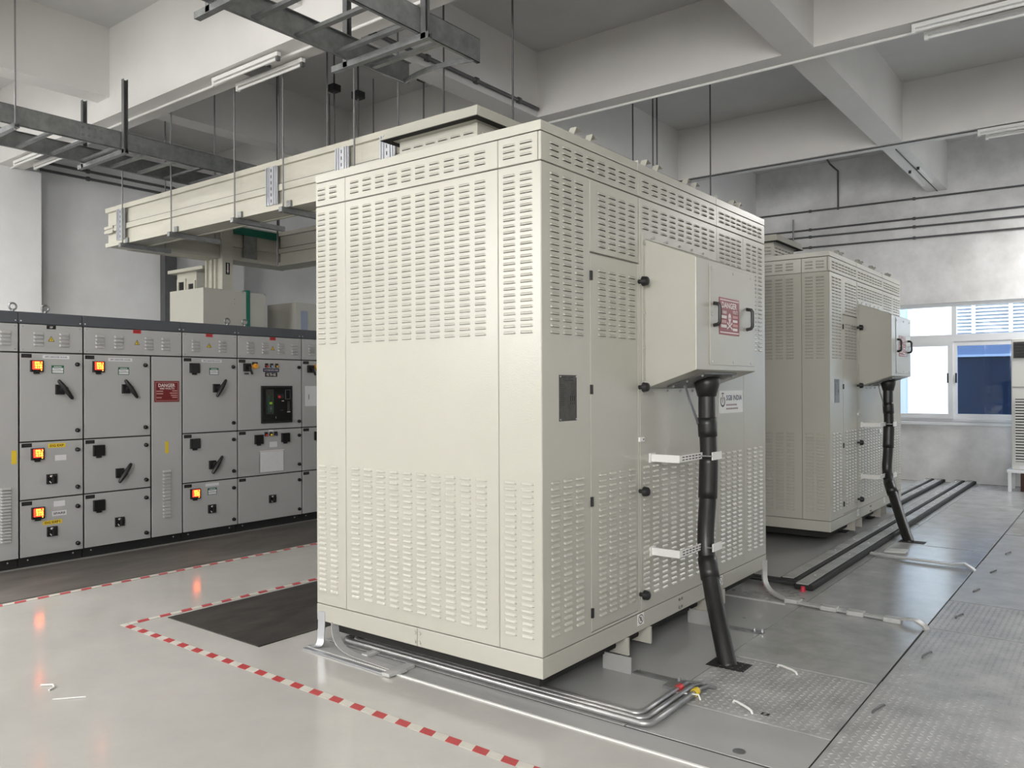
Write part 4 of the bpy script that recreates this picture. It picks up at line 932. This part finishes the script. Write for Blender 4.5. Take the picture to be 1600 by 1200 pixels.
def estrip(pts, w, side, label, t=.005, mt='alu'):
    return MB().strip(pts, w, t, side, mt).build('earth_strip', label=label, cat='earth strip', group='flat earth strips', smooth=True)
MB().box(-1.72, -.071, .0, 1.28, -.060, .007, 'white_plastic').build('cover_edging', label='thin pale edging strip along the front of the trench covers', cat='edging')
MB().box(-1.75, -.05, .0, 1.21, .088, .004, 'trench_grey').build('trench_cover', fl)
MB().box(-1.70, .088, .0005, 1.21, .0945, .0045, 'joint_dark').build('joint', fl)
estrip([(-1.66,-.006,.22), (-1.66,-.008,.12)] + bezier((-1.66,-.012,.10), (-1.66,-.015,.03), (-1.63,-.03,.012), (-1.69,-.06,.012), 8), .05, (1,.25,0), 'galvanised earth strip curving down the left corner of the near transformer')
estrip([(-1.57,.02,.17)] + bezier((-1.57,.02,.16), (-1.565,.02,.05), (-1.53,.02,.014), (-1.35,-.01,.012), 10) + [(-.92,-.035,.012)], .055, (0,1,0), 'curved earth strip lying beside the left corner of the near transformer', mt='strip_zinc')
estrip([(-1.72,-.09,.006), (-.95,-.10,.006)], .03, (0,1,0), 'thin flat strip on the floor before the left corner of the near transformer', .008)
MB().box(-1.00, -.13, .004, -.94, .07, .022, 'strip_zinc').build('strip_clamp', label='short steel clamp across the strips at the front of the near transformer', cat='clamp', bevel=.002)
MB().box(-1.33, .02, .004, -1.28, .20, .02, 'strip_zinc').build('strip_clamp', label='short steel clamp beside the bend of the steel conduits', cat='clamp', bevel=.002)
# strip from the right end of T1 over the plates
estrip([(.012,2.98,.23), (.012,2.98,.17)] + bezier((.012,2.98,.16), (.02,2.94,.04), (.10,2.80,.022), (.30,2.70,.022), 10) + [(.42,2.665,.022), (1.02,2.625,.022), (1.10,2.61,.045), (1.16,2.60,.05), (1.22,2.575,.025), (1.24,2.57,-.01)], .05, (.35,.9,0), 'galvanised earth strip running from the near transformer across the floor plates', .014, 'strip_zinc')
for x, y in ((.33, 2.70), (.60, 2.652), (.78, 2.64), (1.02, 2.62)): MB().box(x-.055, y-.045, .010, x+.055, y+.03, .040, 'strip_zinc').build('strip_clamp', bevel=.003, label='steel clamp on the crossing earth strip, ' + {.33: 'nearest the transformer', .60: 'second', .78: 'third', 1.02: 'nearest the plate joint'}[x], cat='clamp', group='clamps on the crossing earth strip')
MB().box(-.35, 2.60, .008, .30, 2.63, .018, 'strip_zinc').build('flat_bar', label='pale flat bar on the floor leading to the crossing earth strip', cat='bar')
estrip([(.36,4.78,.03), (.60,4.72,.03), (1.05,4.68,.03), (1.15,4.67,.05), (1.22,4.64,.015), (1.25,4.62,-.01)], .06, (.05,1,0), 'grey strip crossing the floor plates before the far cable', .014, 'strip_zinc')
for k in range(3): estrip([(.45+.0*k, 4.92+.07*k, .03), (.62, 4.98+.07*k, .03)], .03, (0,1,0), ('first', 'second', 'third')[k] + ' short bar beside the black cable tracks', .012, 'strip_zinc')
# long flat cable tracks to the rear wall
def track(x0, x1, y0, y1, label):
    t = thing('cable_track', ((x0+x1)/2, y0, 0), label, 'cable track', 'long flat cable tracks to the rear wall')
    MB().box(x0, y0, .008, x1, y1, .055, 'joint_dark').build('cable_bundle', t, bevel=.012)
    n = max(2, int((y1-y0)/1.6)); st = (y1-y0)/n
    for k in range(n):
        c = MB().box(x0+.015, y0+k*st+.003, .050, x1-.035, y0+(k+1)*st-.003, .060, 'plate_plain').build('lid', t, bevel=.003)
        for yy in (.2, .8): MB().ball(((x0+x1)/2-.01, y0+(k+yy)*st, .060), .010, 'alu', 8, (1,1,.5)).build('bolt', c)
track(.20, .345, 3.10, 11.45, 'long black-edged cable track from the near transformer to the rear wall, outer one')
track(.04, .185, 3.25, 11.45, 'long black-edged cable track from the near transformer to the rear wall, inner one')
track(-.24, -.095, 8.05, 11.45, 'shorter cable track behind the far transformer, nearest the long ones')
track(-.40, -.255, 8.05, 11.45, 'shorter cable track behind the far transformer, farthest from the long ones')
for k, y in enumerate((3.13, 3.22)):
    MB().box(-1.5, y-.03, .035, .20, y+.03, .048, 'joint_dark').build('flat_bar', label=('front' if k == 0 else 'rear') + ' dark flat bar running behind the near transformer', cat='bar', group='dark flat bars behind the near transformer')
for k, (x, y) in enumerate(((-.02, 3.08), (.28, 3.07))):
    MB().cyl((x, y, .0), (x, y, .045), .022, 'pink_cap', 12, .016).build('insulator_cap', label='small red insulator under the bar end, ' + ('left' if k == 0 else 'right'), cat='insulator', group='red insulators')
# grey angle stops and strips under the long side
for k, y in enumerate((.70, 1.80)):
    t = thing('floor_angle', (.02, y, 0), ('near' if k == 0 else 'far') + ' grey angle stop bolted to the floor beneath the near transformer', 'angle', 'floor angle stops')
    MB().box(-.08, y-.004, .008, .10, y+.004, .10, 'trench_grey').box(-.08, y, .008, .10, y+.10, .014, 'trench_grey').build('angle', t)
    MB().box(.10, y+.02, .008, .42, y+.07, .016, 'galv').build('foot_strip', t)
    for x in (.36, .41): MB().cyl((x, y+.05, .014), (x, y+.05, .035), .010, 'alu', 8).build('bolt', t)
MB().box(.33, .62, .008, .43, .72, .024, 'galv').build('conduit_block', label='small steel block beside the taped conduit ends', cat='block')

# ================================================================== AIR CONDITIONER AT THE REAR WALL
ac = thing('air_conditioner', (1.16, 10.95, 0), 'tall white floor standing air conditioner on a white stand at the rear wall', 'air conditioner')
ax0, ax1, ay = .895, 1.45, 10.75
MB().box(ax0, ay, .33, ax1, ay+.42, 2.27, 'ac_white').build('body', ac, bevel=.012)
b = MB().box(ax0+.03, ay-.012, 1.98, ax1-.03, ay, 2.22, 'grille_dark').build('outlet', ac)
for k in range(5): MB().box(ax0+.045, ay-.02, 2.0+.045*k, ax1-.045, ay-.012, 2.012+.045*k, 'black').build('vane', b)
MB().box(ax0+.01, ay-.006, 1.55, ax1-.01, ay, 1.556, 'slit').build('panel_gap', ac)
g = MB().box(ax0+.05, ay-.008, .45, ax1-.05, ay, 1.38, 'grille_dark').build('intake_grille', ac)
for k in range(22): MB().box(ax0+.045, ay-.018, .46+.042*k, ax1-.045, ay-.008, .482+.042*k, 'ac_white').build('slat', g)
MB().box(ax0+.10, ay-.005, .35, ax0+.2, ay, .39, 'frame_white').build('badge', ac)
st = thing('equipment_stand', (1.16, 10.9, 0), 'white welded stand under the air conditioner', 'stand')
for x in (.875, 1.44):
    for y in (10.70, 11.14): MB().box(x-.022, y-.022, 0, x+.022, y+.022, .325, 'frame_white').build('leg', st)
MB().box(.84, 10.67, .29, 1.48, 11.17, .328, 'frame_white').build('top_frame', st)
MB().box(1.0, 10.8, 0, 1.07, 10.87, .288, 'brown_wood').build('wood_block', label='dark brown wooden prop under the air conditioner stand', cat='block')
